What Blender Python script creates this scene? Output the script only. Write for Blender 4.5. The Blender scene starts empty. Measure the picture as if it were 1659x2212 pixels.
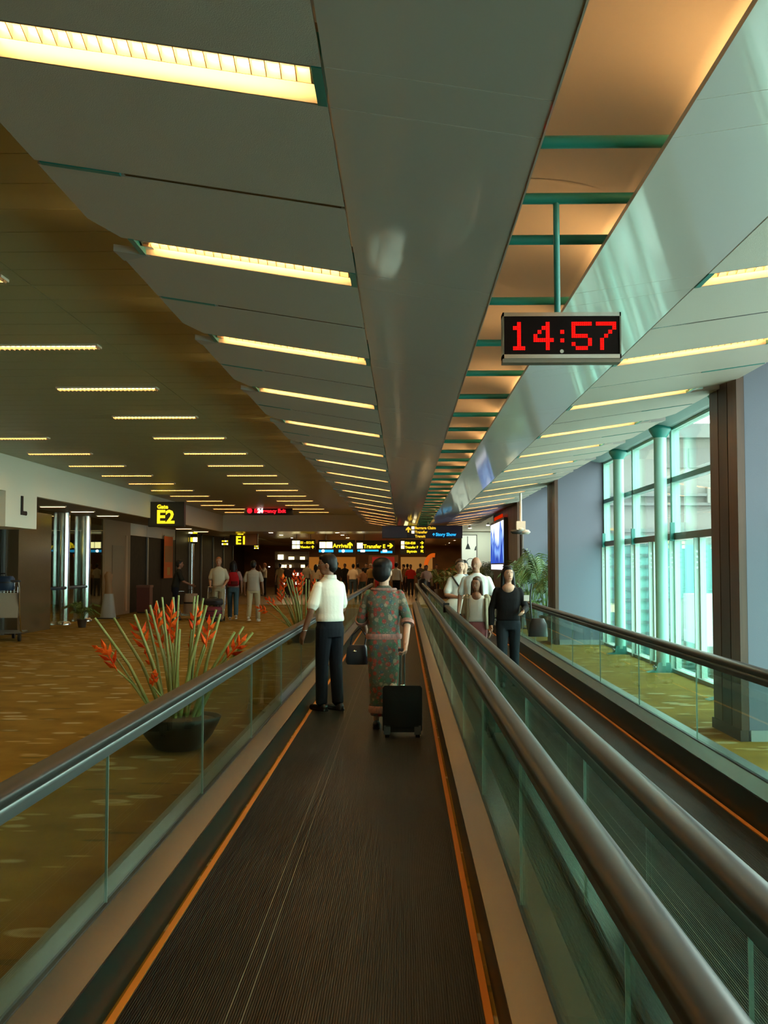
import bpy, bmesh, math, random
from mathutils import Vector, Matrix, noise
random.seed(7)
S = bpy.context.scene
COL = S.collection
PI = math.pi
R = math.radians

# ---------------------------------------------------------------- camera
FPX, VPX, VPY, EYE = 2300.0, 872.0, 1222.0, 1.60
cam_d = bpy.data.cameras.new('camera')
cam = bpy.data.objects.new('camera', cam_d); COL.objects.link(cam)
cam_d.sensor_fit = 'VERTICAL'; cam_d.sensor_height = 24.0
cam_d.lens = FPX / 2212.0 * 24.0
cam_d.clip_start = 0.05; cam_d.clip_end = 400
cam.location = (0, 0, EYE)
PITCH = math.atan((VPY - 1106.0) / FPX)
YAW = math.atan((VPX - 829.5) / FPX)
cam.rotation_euler = (PI / 2 + PITCH, 0, YAW)
S.camera = cam
CM = cam.rotation_euler.to_matrix()
def at(px, py, Y):
    """world point seen at pixel (px, py) standing at distance Y down the hall"""
    d = CM @ Vector(((px - 829.5) / FPX, -(py - 1106.0) / FPX, -1.0))
    return Vector((0, 0, EYE)) + d * (Y / d.y)
def floor_at(px, py):
    d = CM @ Vector(((px - 829.5) / FPX, -(py - 1106.0) / FPX, -1.0))
    return Vector((0, 0, EYE)) + d * (-EYE / d.z)

# ---------------------------------------------------------------- world and exposure
W = bpy.data.worlds.new('overcast_sky'); S.world = W; W.use_nodes = True
wn = W.node_tree.nodes; wn.clear()
bg = wn.new('ShaderNodeBackground'); wo = wn.new('ShaderNodeOutputWorld')
bg.inputs[0].default_value = (0.93, 1.0, 0.955, 1); bg.inputs[1].default_value = 4.8
W.node_tree.links.new(bg.outputs[0], wo.inputs[0])
S.view_settings.view_transform = 'Standard'; S.view_settings.look = 'None'
S.view_settings.gamma = 1.0; S.view_settings.use_curve_mapping = False
S.view_settings.exposure = 1.25
S.cycles.use_denoising = True
S.cycles.max_bounces = 9; S.cycles.transparent_max_bounces = 24
S.cycles.diffuse_bounces = 5; S.cycles.glossy_bounces = 5
S.cycles.sample_clamp_indirect = 6.0
S.cycles.caustics_reflective = False; S.cycles.caustics_refractive = False
TUBE_E = 85.0            # lamp tube emission
LAMP_COL = (1.0, 0.59, 0.23, 1)

# ---------------------------------------------------------------- materials
MATS = {}
def mat(name, col, rough=0.5, metal=0.0, spec=0.5, emit=None, es=0.0, coat=0.0, alpha=None, aniso=0.0, bump=None, var=None):
    """bump=(scale, strength[, stretch xyz]); var=(scale, second colour[, stretch xyz])"""
    if name in MATS: return MATS[name]
    m = bpy.data.materials.new(name); m.use_nodes = True; MATS[name] = m
    nt = m.node_tree; b = nt.nodes['Principled BSDF']
    b.inputs['Base Color'].default_value = (*col, 1)
    b.inputs['Roughness'].default_value = rough
    b.inputs['Metallic'].default_value = metal
    b.inputs['Specular IOR Level'].default_value = spec
    b.inputs['Coat Weight'].default_value = coat
    if emit:
        b.inputs['Emission Color'].default_value = (*emit, 1); b.inputs['Emission Strength'].default_value = es
    def coords(st):
        tc = nt.nodes.new('ShaderNodeTexCoord'); mp = nt.nodes.new('ShaderNodeMapping')
        mp.inputs['Scale'].default_value = st; nt.links.new(tc.outputs['Object'], mp.inputs['Vector'])
        return mp.outputs[0]
    if var:
        n = nt.nodes.new('ShaderNodeTexNoise'); n.inputs['Scale'].default_value = var[0]; n.inputs['Detail'].default_value = 4
        nt.links.new(coords(var[2] if len(var) > 2 else (1, 1, 1)), n.inputs['Vector'])
        rp = nt.nodes.new('ShaderNodeValToRGB')
        rp.color_ramp.elements[0].position = 0.35; rp.color_ramp.elements[1].position = 0.68
        rp.color_ramp.elements[0].color = (*col, 1); rp.color_ramp.elements[1].color = (*var[1], 1)
        nt.links.new(n.outputs['Fac'], rp.inputs['Fac']); nt.links.new(rp.outputs[0], b.inputs['Base Color'])
    if bump:
        n = nt.nodes.new('ShaderNodeTexNoise'); n.inputs['Scale'].default_value = bump[0]; n.inputs['Detail'].default_value = 3
        nt.links.new(coords(bump[2] if len(bump) > 2 else (1, 1, 1)), n.inputs['Vector'])
        bp = nt.nodes.new('ShaderNodeBump'); bp.inputs['Strength'].default_value = bump[1]; bp.inputs['Distance'].default_value = 0.01
        nt.links.new(n.outputs['Fac'], bp.inputs['Height']); nt.links.new(bp.outputs[0], b.inputs['Normal'])
    return m
def emat(name, col, st):
    if name in MATS: return MATS[name]
    m = bpy.data.materials.new(name); m.use_nodes = True; MATS[name] = m
    nt = m.node_tree; nt.nodes.clear()
    e = nt.nodes.new('ShaderNodeEmission'); o = nt.nodes.new('ShaderNodeOutputMaterial')
    e.inputs[0].default_value = (*col[:3], 1); e.inputs[1].default_value = st
    nt.links.new(e.outputs[0], o.inputs[0]); return m
def glass(name, tint, rough=0.0, base=0.045, top=0.75):
    """thin clear pane: tinted see-through, mirror-like towards grazing view"""
    if name in MATS: return MATS[name]
    m = bpy.data.materials.new(name); m.use_nodes = True; MATS[name] = m
    nt = m.node_tree; nt.nodes.clear(); N = nt.nodes.new; L = nt.links.new
    t = N('ShaderNodeBsdfTransparent'); g = N('ShaderNodeBsdfGlossy'); mx = N('ShaderNodeMixShader'); o = N('ShaderNodeOutputMaterial')
    lw = N('ShaderNodeLayerWeight'); lw.inputs[0].default_value = 0.5
    pw = N('ShaderNodeMath'); pw.operation = 'POWER'; pw.inputs[1].default_value = 5.0
    ma = N('ShaderNodeMath'); ma.operation = 'MULTIPLY_ADD'; ma.inputs[1].default_value = top - base; ma.inputs[2].default_value = base
    t.inputs[0].default_value = (*tint, 1); g.inputs['Roughness'].default_value = rough; g.inputs[0].default_value = (0.9, 1, 0.97, 1)
    L(lw.outputs['Facing'], pw.inputs[0]); L(pw.outputs[0], ma.inputs[0]); L(ma.outputs[0], mx.inputs[0])
    L(t.outputs[0], mx.inputs[1]); L(g.outputs[0], mx.inputs[2]); L(mx.outputs[0], o.inputs[0]); return m

def carpet_mat():
    m = mat('carpet', (0.2, 0.11, 0.02), 0.95, spec=0.1); nt = m.node_tree; b = nt.nodes['Principled BSDF']; L = nt.links.new
    N = nt.nodes.new
    tc = N('ShaderNodeTexCoord')
    def mapped(scale, rot=0):
        mp = N('ShaderNodeMapping'); mp.inputs['Scale'].default_value = scale; mp.inputs['Rotation'].default_value = (0, 0, rot)
        L(tc.outputs['Object'], mp.inputs['Vector']); return mp.outputs[0]
    n1 = N('ShaderNodeTexNoise'); n1.inputs['Scale'].default_value = 2.2; n1.inputs['Detail'].default_value = 5; L(mapped((1, 1, 1)), n1.inputs['Vector'])
    r1 = N('ShaderNodeValToRGB'); L(n1.outputs['Fac'], r1.inputs['Fac'])
    r1.color_ramp.elements[0].position = .3; r1.color_ramp.elements[1].position = .7
    r1.color_ramp.elements[0].color = (0.185, 0.112, 0.018, 1); r1.color_ramp.elements[1].color = (0.285, 0.178, 0.034, 1)
    # woven ovals and leaf strokes scattered over the pile
    last = r1.outputs[0]
    for sc, rot, th, colr, amt in (((1.3, 2.6, 1), .5, .30, (0.46, 0.40, 0.24, 1), .85), ((.8, 3.0, 1), -.75, .20, (0.10, 0.085, 0.02, 1), .75), ((.9, 3.2, 1), .95, .20, (0.48, 0.36, 0.16, 1), .75)):
        v = N('ShaderNodeTexVoronoi'); v.inputs['Scale'].default_value = 1.6; v.inputs['Randomness'].default_value = 0.9
        L(mapped(sc, rot), v.inputs['Vector'])
        rp = N('ShaderNodeValToRGB'); L(v.outputs['Distance'], rp.inputs['Fac'])
        rp.color_ramp.elements[0].position = 0; rp.color_ramp.elements[0].color = (.3, .3, .3, 1)
        e = rp.color_ramp.elements.new(th * .75); e.color = (1, 1, 1, 1)
        rp.color_ramp.elements[-1].position = th; rp.color_ramp.elements[-1].color = (0, 0, 0, 1)
        ml = N('ShaderNodeMath'); ml.operation = 'MULTIPLY'; ml.inputs[1].default_value = amt; L(rp.outputs[0], ml.inputs[0])
        mx = N('ShaderNodeMixRGB'); mx.inputs[2].default_value = colr
        L(ml.outputs[0], mx.inputs[0]); L(last, mx.inputs[1]); last = mx.outputs[0]
    L(last, b.inputs['Base Color'])
    n2 = N('ShaderNodeTexNoise'); n2.inputs['Scale'].default_value = 240; L(mapped((1, 1, 1)), n2.inputs['Vector'])
    bp = N('ShaderNodeBump'); bp.inputs['Strength'].default_value = .35; L(n2.outputs['Fac'], bp.inputs['Height']); L(bp.outputs[0], b.inputs['Normal'])
    return m

def batik_mat():
    m = mat('batik_print', (0.12, 0.17, 0.13), 0.8); nt = m.node_tree; b = nt.nodes['Principled BSDF']; L = nt.links.new; N = nt.nodes.new
    tc = N('ShaderNodeTexCoord')
    v1 = N('ShaderNodeTexVoronoi'); v1.inputs['Scale'].default_value = 22; L(tc.outputs['Object'], v1.inputs['Vector'])
    hue = N('ShaderNodeSeparateColor'); L(v1.outputs['Color'], hue.inputs[0])
    r = N('ShaderNodeValToRGB'); r.color_ramp.interpolation = 'CONSTANT'; L(hue.outputs[0], r.inputs['Fac'])
    cs = [(0, (.07, .12, .09)), (.2, (.30, .045, .03)), (.42, (.05, .13, .07)), (.58, (.26, .20, .13)), (.70, (.05, .09, .10)), (.82, (.33, .09, .06))]
    while len(r.color_ramp.elements) < len(cs): r.color_ramp.elements.new(.5)
    for e, (p, c) in zip(r.color_ramp.elements, cs): e.position = p; e.color = (*c, 1)
    d = N('ShaderNodeValToRGB'); L(v1.outputs['Distance'], d.inputs['Fac'])
    d.color_ramp.elements[0].position = .42; d.color_ramp.elements[0].color = (1, 1, 1, 1); d.color_ramp.elements[1].position = .58; d.color_ramp.elements[1].color = (0, 0, 0, 1)
    mx = N('ShaderNodeMixRGB'); mx.inputs[1].default_value = (.095, .095, .065, 1); L(d.outputs[0], mx.inputs[0]); L(r.outputs[0], mx.inputs[2])
    v2 = N('ShaderNodeTexVoronoi'); v2.inputs['Scale'].default_value = 48; L(tc.outputs['Object'], v2.inputs['Vector'])
    d2 = N('ShaderNodeValToRGB'); L(v2.outputs['Distance'], d2.inputs['Fac'])
    d2.color_ramp.elements[0].position = .12; d2.color_ramp.elements[0].color = (.55, .55, .55, 1); d2.color_ramp.elements[1].position = .26; d2.color_ramp.elements[1].color = (0, 0, 0, 1)
    mx2 = N('ShaderNodeMixRGB'); mx2.inputs[2].default_value = (.38, .36, .26, 1); L(d2.outputs[0], mx2.inputs[0]); L(mx.outputs[0], mx2.inputs[1])
    L(mx2.outputs[0], b.inputs['Base Color']); return m

M_panel = mat('ceiling_panel_paint', (0.46, 0.435, 0.40), 0.36, spec=0.5, coat=0.6)
M_panel.node_tree.nodes['Principled BSDF'].inputs['Coat Roughness'].default_value = 0.06
M_perf = mat('perforated_panel_paint', (0.47, 0.44, 0.395), 0.5, bump=(260, .25))
M_plank = mat('ceiling_plank_paint', (0.31, 0.32, 0.17), 0.42, spec=0.5)
M_gap = mat('panel_gap_edge_light', (0.45, 0.43, 0.36), 0.6)  # pale backing: light caught by plank edges, put into the gap colour
M_lining = mat('cove_lining', (0.60, 0.54, 0.46), 0.6)
M_teal = mat('teal_paint', (0.012, 0.20, 0.175), 0.38)
M_tealL = mat('pale_teal_paint', (0.24, 0.50, 0.43), 0.4)
M_white = mat('white_enamel', (0.82, 0.78, 0.70), 0.45)
M_reflect = mat('lamp_reflector', (0.62, 0.57, 0.46), 0.4)
M_recess = mat('lamp_recess_paint', (0.30, 0.24, 0.17), 0.5)
M_louvre = mat('louvre_metal', (0.30, 0.21, 0.12), 0.45)
M_joint = mat('edge_glint_white', (0.78, 0.78, 0.74), 0.35)  # bright strips paint in the light that panel edges catch
M_tube = emat('lamp_tube_glow', LAMP_COL, TUBE_E)
M_carpet = carpet_mat()
M_tile = mat('beige_granite', (0.30, 0.20, 0.10), 0.25, var=(30, (0.36, 0.25, 0.13)))
M_bulk = mat('off_white_wall', (0.80, 0.79, 0.66), 0.7)
M_blue = mat('blue_grey_wall', (0.132, 0.150, 0.195), 0.75, bump=(120, .1))
M_brown = mat('brown_timber_veneer', (0.060, 0.026, 0.013), 0.42, var=(3, (0.085, 0.038, 0.018), (8, 8, .6)))
M_brownD = mat('dark_timber_veneer', (0.035, 0.018, 0.010), 0.5)
M_dark = mat('dark_polished_stone', (0.010, 0.008, 0.006), 0.5, spec=.06, var=(5, (0.022, 0.016, 0.010)))
M_black = mat('black_plastic', (0.012, 0.012, 0.012), 0.4)
M_alu = mat('brushed_aluminium', (0.25, 0.255, 0.225), 0.20, metal=0.95, bump=(40, .05, (60, .5, 60)))
M_alud = mat('anodised_aluminium', (0.30, 0.33, 0.32), 0.38, metal=0.85)
M_chrome = mat('polished_steel', (0.72, 0.74, 0.72), 0.18, metal=1.0)
M_rubber = mat('handrail_rubber', (0.017, 0.0165, 0.014), 0.34, spec=0.42)
M_skirt = mat('skirt_panel', (0.010, 0.020, 0.016), 0.34, spec=0.3)
M_orange = mat('orange_safety_edge', (0.62, 0.20, 0.012), 0.5)
M_belt = mat('belt_rubber', (0.020, 0.016, 0.012), 0.45, spec=0.35, var=(14, (0.030, 0.024, 0.017), (3, .12, 1)))
M_beltline = mat('worn_groove', (0.16, 0.15, 0.12), 0.5)
M_glass = glass('balustrade_glass', (0.77, 0.86, 0.81), top=.6)
M_wglass = glass('window_glass_clear', (0.88, 0.94, 0.915))
M_wglassT = glass('window_glass_teal', (0.76, 0.955, 0.92))
M_yel = emat('sign_yellow', (1.0, 0.66, 0.015), 0.75)
M_cream = emat('sign_cream', (1.0, 0.85, 0.38), 1.6)
M_cyan = emat('sign_cyan', (0.02, 0.32, 0.62), .75)
M_red = emat('led_red', (1.0, 0.006, 0.004), 0.85)
M_signbox = mat('sign_case', (0.018, 0.016, 0.014), 0.4)

# ---------------------------------------------------------------- mesh helpers
class MB:
    def __init__(s): s.v = []; s.f = []; s.m = []; s.sm = []
    def add(s, vs, fs, mi=0, smooth=False):
        n = len(s.v); s.v += [tuple(p) for p in vs]
        for f in fs: s.f.append(tuple(i + n for i in f)); s.m.append(mi); s.sm.append(smooth)
        return s
    def box(s, x0, x1, y0, y1, z0, z1, mi=0, zf=None):
        """axis-aligned box; zf(x) adds a slope"""
        z = zf or (lambda x: 0)
        vs = [(x, y, zz + z(x)) for zz in (z0, z1) for y in (y0, y1) for x in (x0, x1)]
        return s.add(vs, [(0, 2, 3, 1), (4, 5, 7, 6), (0, 1, 5, 4), (1, 3, 7, 5), (3, 2, 6, 7), (2, 0, 4, 6)], mi)
    def prism(s, prof, y0, y1, mi=0, axis='y', smooth=False):
        """closed 2-d profile [(x,z)] swept along y (or [(x,y)] along z, or [(y,z)] along x)"""
        n = len(prof)
        P = {'y': lambda a, b, t: (a, t, b), 'z': lambda a, b, t: (a, b, t), 'x': lambda a, b, t: (t, a, b)}[axis]
        vs = [P(a, b, y0) for a, b in prof] + [P(a, b, y1) for a, b in prof]
        fs = [(i, (i + 1) % n, (i + 1) % n + n, i + n) for i in range(n)]
        s.add(vs, fs, mi, smooth); s.add(vs[:n], [tuple(range(n))[::-1]], mi); s.add(vs[n:], [tuple(range(n))], mi)
        return s
    def cone(s, p0, r0, p1, r1, n=12, caps=3, mi=0, smooth=True):
        """tapered capsule between two points (caps = rings of the round ends, 0 = flat)"""
        p0, p1 = Vector(p0), Vector(p1); d = p1 - p0; L = d.length
        if L < 1e-6: d = Vector((0, 0, 1)); L = 1e-6
        d.normalize(); u = d.orthogonal().normalized(); w = d.cross(u)
        rings = []
        if caps:
            for k in range(caps): a = PI / 2 * (1 - k / caps); rings.append((p0 - d * r0 * math.sin(a), r0 * math.cos(a)))
        rings.append((p0, r0)); rings.append((p1, r1))
        if caps:
            for k in range(1, caps + 1): a = PI / 2 * k / caps; rings.append((p1 + d * r1 * math.sin(a), r1 * math.cos(a)))
        vs = []
        for c, r in rings:
            r = max(r, 1e-4)
            vs += [c + (u * math.cos(2 * PI * i / n) + w * math.sin(2 * PI * i / n)) * r for i in range(n)]
        fs = [(j * n + i, j * n + (i + 1) % n, (j + 1) * n + (i + 1) % n, (j + 1) * n + i) for j in range(len(rings) - 1) for i in range(n)]
        s.add(vs, fs, mi, smooth)
        s.add(vs[:n], [tuple(range(n))[::-1]], mi, smooth); s.add(vs[-n:], [tuple(range(n))], mi, smooth)
        return s
    def ball(s, c, r, n=14, m=8, mi=0, rot=None):
        c = Vector(c); r = (r, r, r) if not hasattr(r, '__len__') else r
        vs = []
        for j in range(m + 1):
            t = PI * j / m; st = max(math.sin(t), 1e-3)
            for i in range(n):
                p = Vector((r[0] * st * math.cos(2 * PI * i / n), r[1] * st * math.sin(2 * PI * i / n), -r[2] * math.cos(t)))
                vs.append(c + (rot @ p if rot else p))
        fs = [(j * n + i, j * n + (i + 1) % n, (j + 1) * n + (i + 1) % n, (j + 1) * n + i) for j in range(m) for i in range(n)]
        return s.add(vs, fs, mi, True).add(vs[:n], [tuple(range(n))[::-1]], mi, True).add(vs[-n:], [tuple(range(n))], mi, True)
    def loft(s, rings, n=20, mi=0, smooth=True, cap=True):
        """rings: (cx, cy, z, rx, ry)"""
        vs = []
        for cx, cy, z, rx, ry in rings:
            for i in range(n):
                a = 2 * PI * i / n; ca, sa = math.cos(a), math.sin(a)
                k = 2.4   # slightly square cross-section
                ca2 = math.copysign(abs(ca) ** (2 / k), ca); sa2 = math.copysign(abs(sa) ** (2 / k), sa)
                vs.append((cx + rx * ca2, cy + ry * sa2, z))
        fs = [(j * n + i, j * n + (i + 1) % n, (j + 1) * n + (i + 1) % n, (j + 1) * n + i) for j in range(len(rings) - 1) for i in range(n)]
        s.add(vs, fs, mi, smooth)
        if cap: s.add(vs[:n], [tuple(range(n))[::-1]], mi); s.add(vs[-n:], [tuple(range(n))], mi)
        return s
    def lathe(s, prof, c=(0, 0, 0), n=20, mi=0, smooth=True):
        return s.loft([(c[0], c[1], c[2] + z, max(r, 1e-3), max(r, 1e-3)) for r, z in prof], n, mi, smooth) if False else s._lathe(prof, c, n, mi, smooth)
    def _lathe(s, prof, c, n, mi, smooth):
        vs = [(c[0] + max(r, 1e-3) * math.cos(2 * PI * i / n), c[1] + max(r, 1e-3) * math.sin(2 * PI * i / n), c[2] + z) for r, z in prof for i in range(n)]
        fs = [(j * n + i, j * n + (i + 1) % n, (j + 1) * n + (i + 1) % n, (j + 1) * n + i) for j in range(len(prof) - 1) for i in range(n)]
        s.add(vs, fs, mi, smooth); s.add(vs[:n], [tuple(range(n))[::-1]], mi); s.add(vs[-n:], [tuple(range(n))], mi); return s
    def path(s, pts, r, n=8, mi=0, closed=False):
        """round tube through points; r a number or a list"""
        pts = [Vector(p) for p in pts]; vs = []; u = None
        for i, p in enumerate(pts):
            a = pts[max(i - 1, 0)]; b = pts[min(i + 1, len(pts) - 1)]; d = (b - a).normalized()
            u = (d.orthogonal() if u is None else (u - d * u.dot(d))).normalized(); w = d.cross(u)
            rr = r[i] if hasattr(r, '__len__') else r
            vs += [p + (u * math.cos(2 * PI * k / n) + w * math.sin(2 * PI * k / n)) * rr for k in range(n)]
        fs = [(j * n + i, j * n + (i + 1) % n, (j + 1) * n + (i + 1) % n, (j + 1) * n + i) for j in range(len(pts) - 1) for i in range(n)]
        return s.add(vs, fs, mi, True).add(vs[:n], [tuple(range(n))[::-1]], mi).add(vs[-n:], [tuple(range(n))], mi)
    def mesh(s, name, mats):
        me = bpy.data.meshes.new(name); me.from_pydata([tuple(p) for p in s.v], [], s.f)
        for m in (mats if isinstance(mats, (list, tuple)) else [mats]): me.materials.append(m)
        me.polygons.foreach_set('material_index', s.m); me.polygons.foreach_set('use_smooth', s.sm)
        me.validate(); me.update(); return me
    def build(s, name, mats, parent=None, **k): return obj(name, s.mesh(name, mats), parent, **k)

def obj(name, me, parent=None, loc=None, rz=None, label=None, cat=None, group=None, kind=None):
    o = bpy.data.objects.new(name, me); COL.objects.link(o)
    if parent is not None: o.parent = parent
    if loc is not None: o.location = loc
    if rz is not None: o.rotation_euler = (0, 0, rz)
    return tag(o, label, cat, group, kind)
def tag(o, label=None, cat=None, group=None, kind=None):
    for k, v in (('label', label), ('category', cat), ('group', group), ('kind', kind)):
        if v: o[k] = v
    return o
def thing(name, label, cat, loc=(0, 0, 0), rz=0.0, group=None): return obj(name, None, None, loc, rz, label, cat, group)
def struct(name, me=None, label=None): return obj(name, me, kind='structure', label=label)
KIDS = {}
def dup(root, loc=None, rz=None, label=None, group=None):
    r = root.copy(); COL.objects.link(r)
    if loc is not None: r.location = loc
    if rz is not None: r.rotation_euler = (0, 0, rz)
    tag(r, label, None, group)
    for ch in list(root.children):
        c = ch.copy(); COL.objects.link(c); c.parent = r
        for g in list(ch.children):
            d = g.copy(); COL.objects.link(d); d.parent = c
    return r
ORD = ['first', 'second', 'third', 'fourth', 'fifth', 'sixth', 'seventh', 'eighth', 'ninth', 'tenth', 'eleventh', 'twelfth', 'thirteenth',
       'fourteenth', 'fifteenth', 'sixteenth', 'seventeenth', 'eighteenth', 'nineteenth', 'twentieth', 'twenty-first', 'twenty-second', 'twenty-third', 'twenty-fourth']
TMP = bpy.data.scenes.new('workbench')          # scratch scene for evaluating text and remeshed bodies
def evaluated(o):
    TMP.collection.objects.link(o)
    with bpy.context.temp_override(scene=TMP, view_layer=TMP.view_layers[0]):
        dg = bpy.context.evaluated_depsgraph_get(); dg.update()
        me = bpy.data.meshes.new_from_object(o.evaluated_get(dg))
    bpy.data.objects.remove(o); return me
def text_mesh(txt, size, m, ext=0.004, align='LEFT', font=None, bold=0.0):
    c = bpy.data.curves.new('lettering', 'FONT'); c.body = txt; c.size = size; c.extrude = ext; c.align_x = align; c.offset = bold; c.resolution_u = 2
    o = bpy.data.objects.new('lettering', c)
    me = evaluated(o); bpy.data.curves.remove(c)
    # stand the text up: x right, z up, facing -y
    me.transform(Matrix.Rotation(PI / 2, 4, 'X')); me.materials.clear(); me.materials.append(m); return me
def remesh(mb, voxel, smooth=4, mats=None, name='body'):
    me = mb.mesh(name, mats); o = bpy.data.objects.new('tmp', me)
    md = o.modifiers.new('r', 'REMESH'); md.mode = 'VOXEL'; md.voxel_size = voxel; md.use_smooth_shade = True
    if smooth:
        sm = o.modifiers.new('s', 'SMOOTH'); sm.factor = 0.5; sm.iterations = smooth
    out = evaluated(o); out.name = name; bpy.data.meshes.remove(me)
    out.materials.clear()
    for m in (mats if isinstance(mats, (list, tuple)) else [mats]): out.materials.append(m)
    out.polygons.foreach_set('use_smooth', [True] * len(out.polygons)); return out

# ================================================================ THE SHELL
Y0, Y1 = -5.0, 45.2         # the hall, from behind the camera to the end bulkhead
ZF = 3.75                   # flat ceiling
def zL(x): return 3.009 + 0.16 * (0.46 - x)
def zR(x): return 3.009 + 0.145 * (x - 0.886)
XA, XB, XC, XD, XE, XF = -0.245, 0.46, 0.886, -1.58, 1.577, 3.10
BAY, YL0 = 2.30, 3.32
KS = range(-3, 18)
XWIN = 4.13
XBULK, XFAC = -7.7, -9.3

fl = MB().box(-18, 4.35, Y0 - 1, 44.0, -0.3, 0.0).mesh('floor', M_carpet); struct('floor', fl)
struct('floor.001', MB().box(-18, 9, 44.0, 84, -0.3, -0.001).mesh('floor', M_tile))

# flat plank ceiling on the left
cl = struct('ceiling', MB().box(-7.75, 4.3, Y0 - 1, Y1, ZF + .022, ZF + .10).mesh('ceiling', M_gap))
for x0, x1 in ((-7.69, -2.86), (-2.85, -0.55)):
    me = MB().box(x0, x1, -.2125, .2125, 0, .018).mesh('plank', M_plank)
    y = Y0 + .2
    while y < Y1: obj('plank', me, cl, (0, y, ZF)); y += .435

# the two sloping wings
def panel(mb_prof, parent, y, zf, mi, th=.018, name='panel'):
    pass
wing_l = struct('ceiling.001'); wing_r = struct('ceiling.002')
def slab(poly, zf, th, m):
    """horizontal polygon [(x,y)] laid on a sloping plane"""
    n = len(poly); mb = MB()
    vs = [(x, y, zf(x)) for x, y in poly] + [(x, y, zf(x) + th) for x, y in poly]
    mb.add(vs, [tuple(range(n)), tuple(range(n, 2 * n))[::-1]] + [(i, i + n, (i + 1) % n + n, (i + 1) % n) for i in range(n)])
    return mb.mesh('panel', m)
g = .006
def wing(parent, zf, xin, xa, xo, sgn):
    # xin: slot edge, xa: joint, xo: outer edge
    a = sorted((xin, xa)); s = sgn
    narrow = slab([(a[0] + g * .5, -.14), (a[1] - g * .5, -.14), (a[1] - g * .5, .14), (a[0] + g * .5, .14)], zf, .018, M_panel)
    wide = slab([(a[0] + g * .5, .14 + g), (a[1] - g * .5, .14 + g), (a[1] - g * .5, BAY - .14 - g), (a[0] + g * .5, BAY - .14 - g)], zf, .018, M_panel)
    h = BAY / 2
    ia, oo = xa + s * g, xo
    c1 = [(ia, .14), (oo - s * .16, .14), (oo, .34), (oo, h - .022), (ia, h - .022)]
    c2 = [(ia, h + .022), (oo, h + .022), (oo, BAY - .40), (oo - s * .10, BAY - .14), (ia, BAY - .14)]
    o1 = slab(c1 if s > 0 else c1[::-1], zf, .018, M_perf); o2 = slab(c2 if s > 0 else c2[::-1], zf, .018, M_perf)
    # air slot: two thin bars, a dark back and the teal end bar
    xs0, xs1 = sorted((xa + s * .02, xa + s * .95)); bar = MB()
    bar.box(xs0, xs1, h - .0125, h - .006, .001, .012, zf=zf); bar.box(xs0, xs1, h + .003, h + .0095, .001, .012, zf=zf); barm = bar.mesh('slot_bar', M_alu)
    backm = MB().box(min(ia, oo), max(ia, oo), h - .02, h + .02, .016, .03, zf=zf).mesh('slot_back', M_black)
    xt0, xt1 = sorted((xa + s * .97, xo - s * .02)); tealm = MB().box(xt0, xt1, h - .016, h + .016, -.004, .014, zf=zf).mesh('slot_end_bar', M_teal)
    # pale gusset closing the corner of the panel beside each lamp
    gus = MB(); p = [(oo - s * .18, .145), (oo + s * .01, .335), (oo + s * .02, .145)]
    vs = [(x, y, zf(x) - .004) for x, y in p] + [(x, y, zf(x) + .035) for x, y in p]
    gus.add(vs, [(0, 1, 2), (5, 4, 3), (0, 3, 4, 1), (1, 4, 5, 2), (2, 5, 3, 0)]); gusm = gus.mesh('gusset', mat('gusset_paint', (.36, .37, .36), .5))
    jst = [MB().box(a[0] + .01, a[1] - .01, yy - .004, yy + .004, .002, .010, zf=zf).mesh('edge_glint_strip', M_joint) for yy in (-.143, .143)]
    for k in KS:
        y = YL0 + BAY * k
        obj('narrow_panel', narrow, parent, (0, y, 0)); obj('panel', wide, parent, (0, y, 0))
        obj('outer_panel', o1, parent, (0, y, 0)); obj('outer_panel', o2, parent, (0, y, 0))
        obj('slot_bar', barm, parent, (0, y, 0)); obj('slot_back', backm, parent, (0, y, 0)); obj('slot_end_bar', tealm, parent, (0, y, 0))
        obj('gusset', gusm, parent, (0, y, 0))
        for q in (0, 1): obj('edge_glint_strip', jst[q], parent, (0, y, 0))
    # edge rails
    for x, w, m in ((xin, .012, M_panel),):
        obj('edge_rail', MB().box(x - .003, x + .003, YL0 + BAY * KS[0] - .1, YL0 + BAY * KS[-1] + BAY, -.003, .02, zf=zf).mesh('edge_rail', m), parent)
wing(wing_l, zL, XB, XA, XD, -1)
wing(wing_r, zR, XC, XE, XF, 1)
# arched cove lining above the slot, one shell per bay, and the teal tubes across it
cove = struct('ceiling.003')
lm = MB(); arc = []
for i in range(15):
    t = PI * .80 * i / 14; arc.append((0.66 - .62 * math.cos(t), 3.12 + .44 * math.sin(t) ** .8))
arc = arc + [(x, z + .02) for x, z in arc[::-1]]
vs = [(x, 0.0, z) for x, z in arc] + [(x, BAY - .008, z) for x, z in arc]; n = len(arc)
lm.add(vs, [(i, (i + 1) % n, (i + 1) % n + n, i + n) for i in range(n)], 0, True)
lme = lm.mesh('lining', M_lining)
for k in KS: obj('lining', lme, cove, (0, YL0 - .3 + BAY * k, 0))
tm = MB().cone((0.22, 0, 3.118), .023, (1.14, 0, 3.118), .023, 12, 0).mesh('cross_tube', M_teal)
for k in range(-6, 35): obj('cross_tube', tm, cove, (0, 3.76 + 1.15 * k, 0))
obj('cross_tube', tm, cove, (0, 4.35, 0))

# ---- left bulkhead, recessed front
wl = struct('wall_left', MB().box(XBULK - .12, XBULK, Y0 - 1, Y1, 3.05, ZF + .1).mesh('wall_left', M_bulk))
obj('soffit', MB().box(XFAC - .3, XBULK - .12, Y0 - 1, 80, 3.05, 3.15).mesh('soffit', mat('soffit_paint', (.22, .19, .12), .6)), wl)
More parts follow.
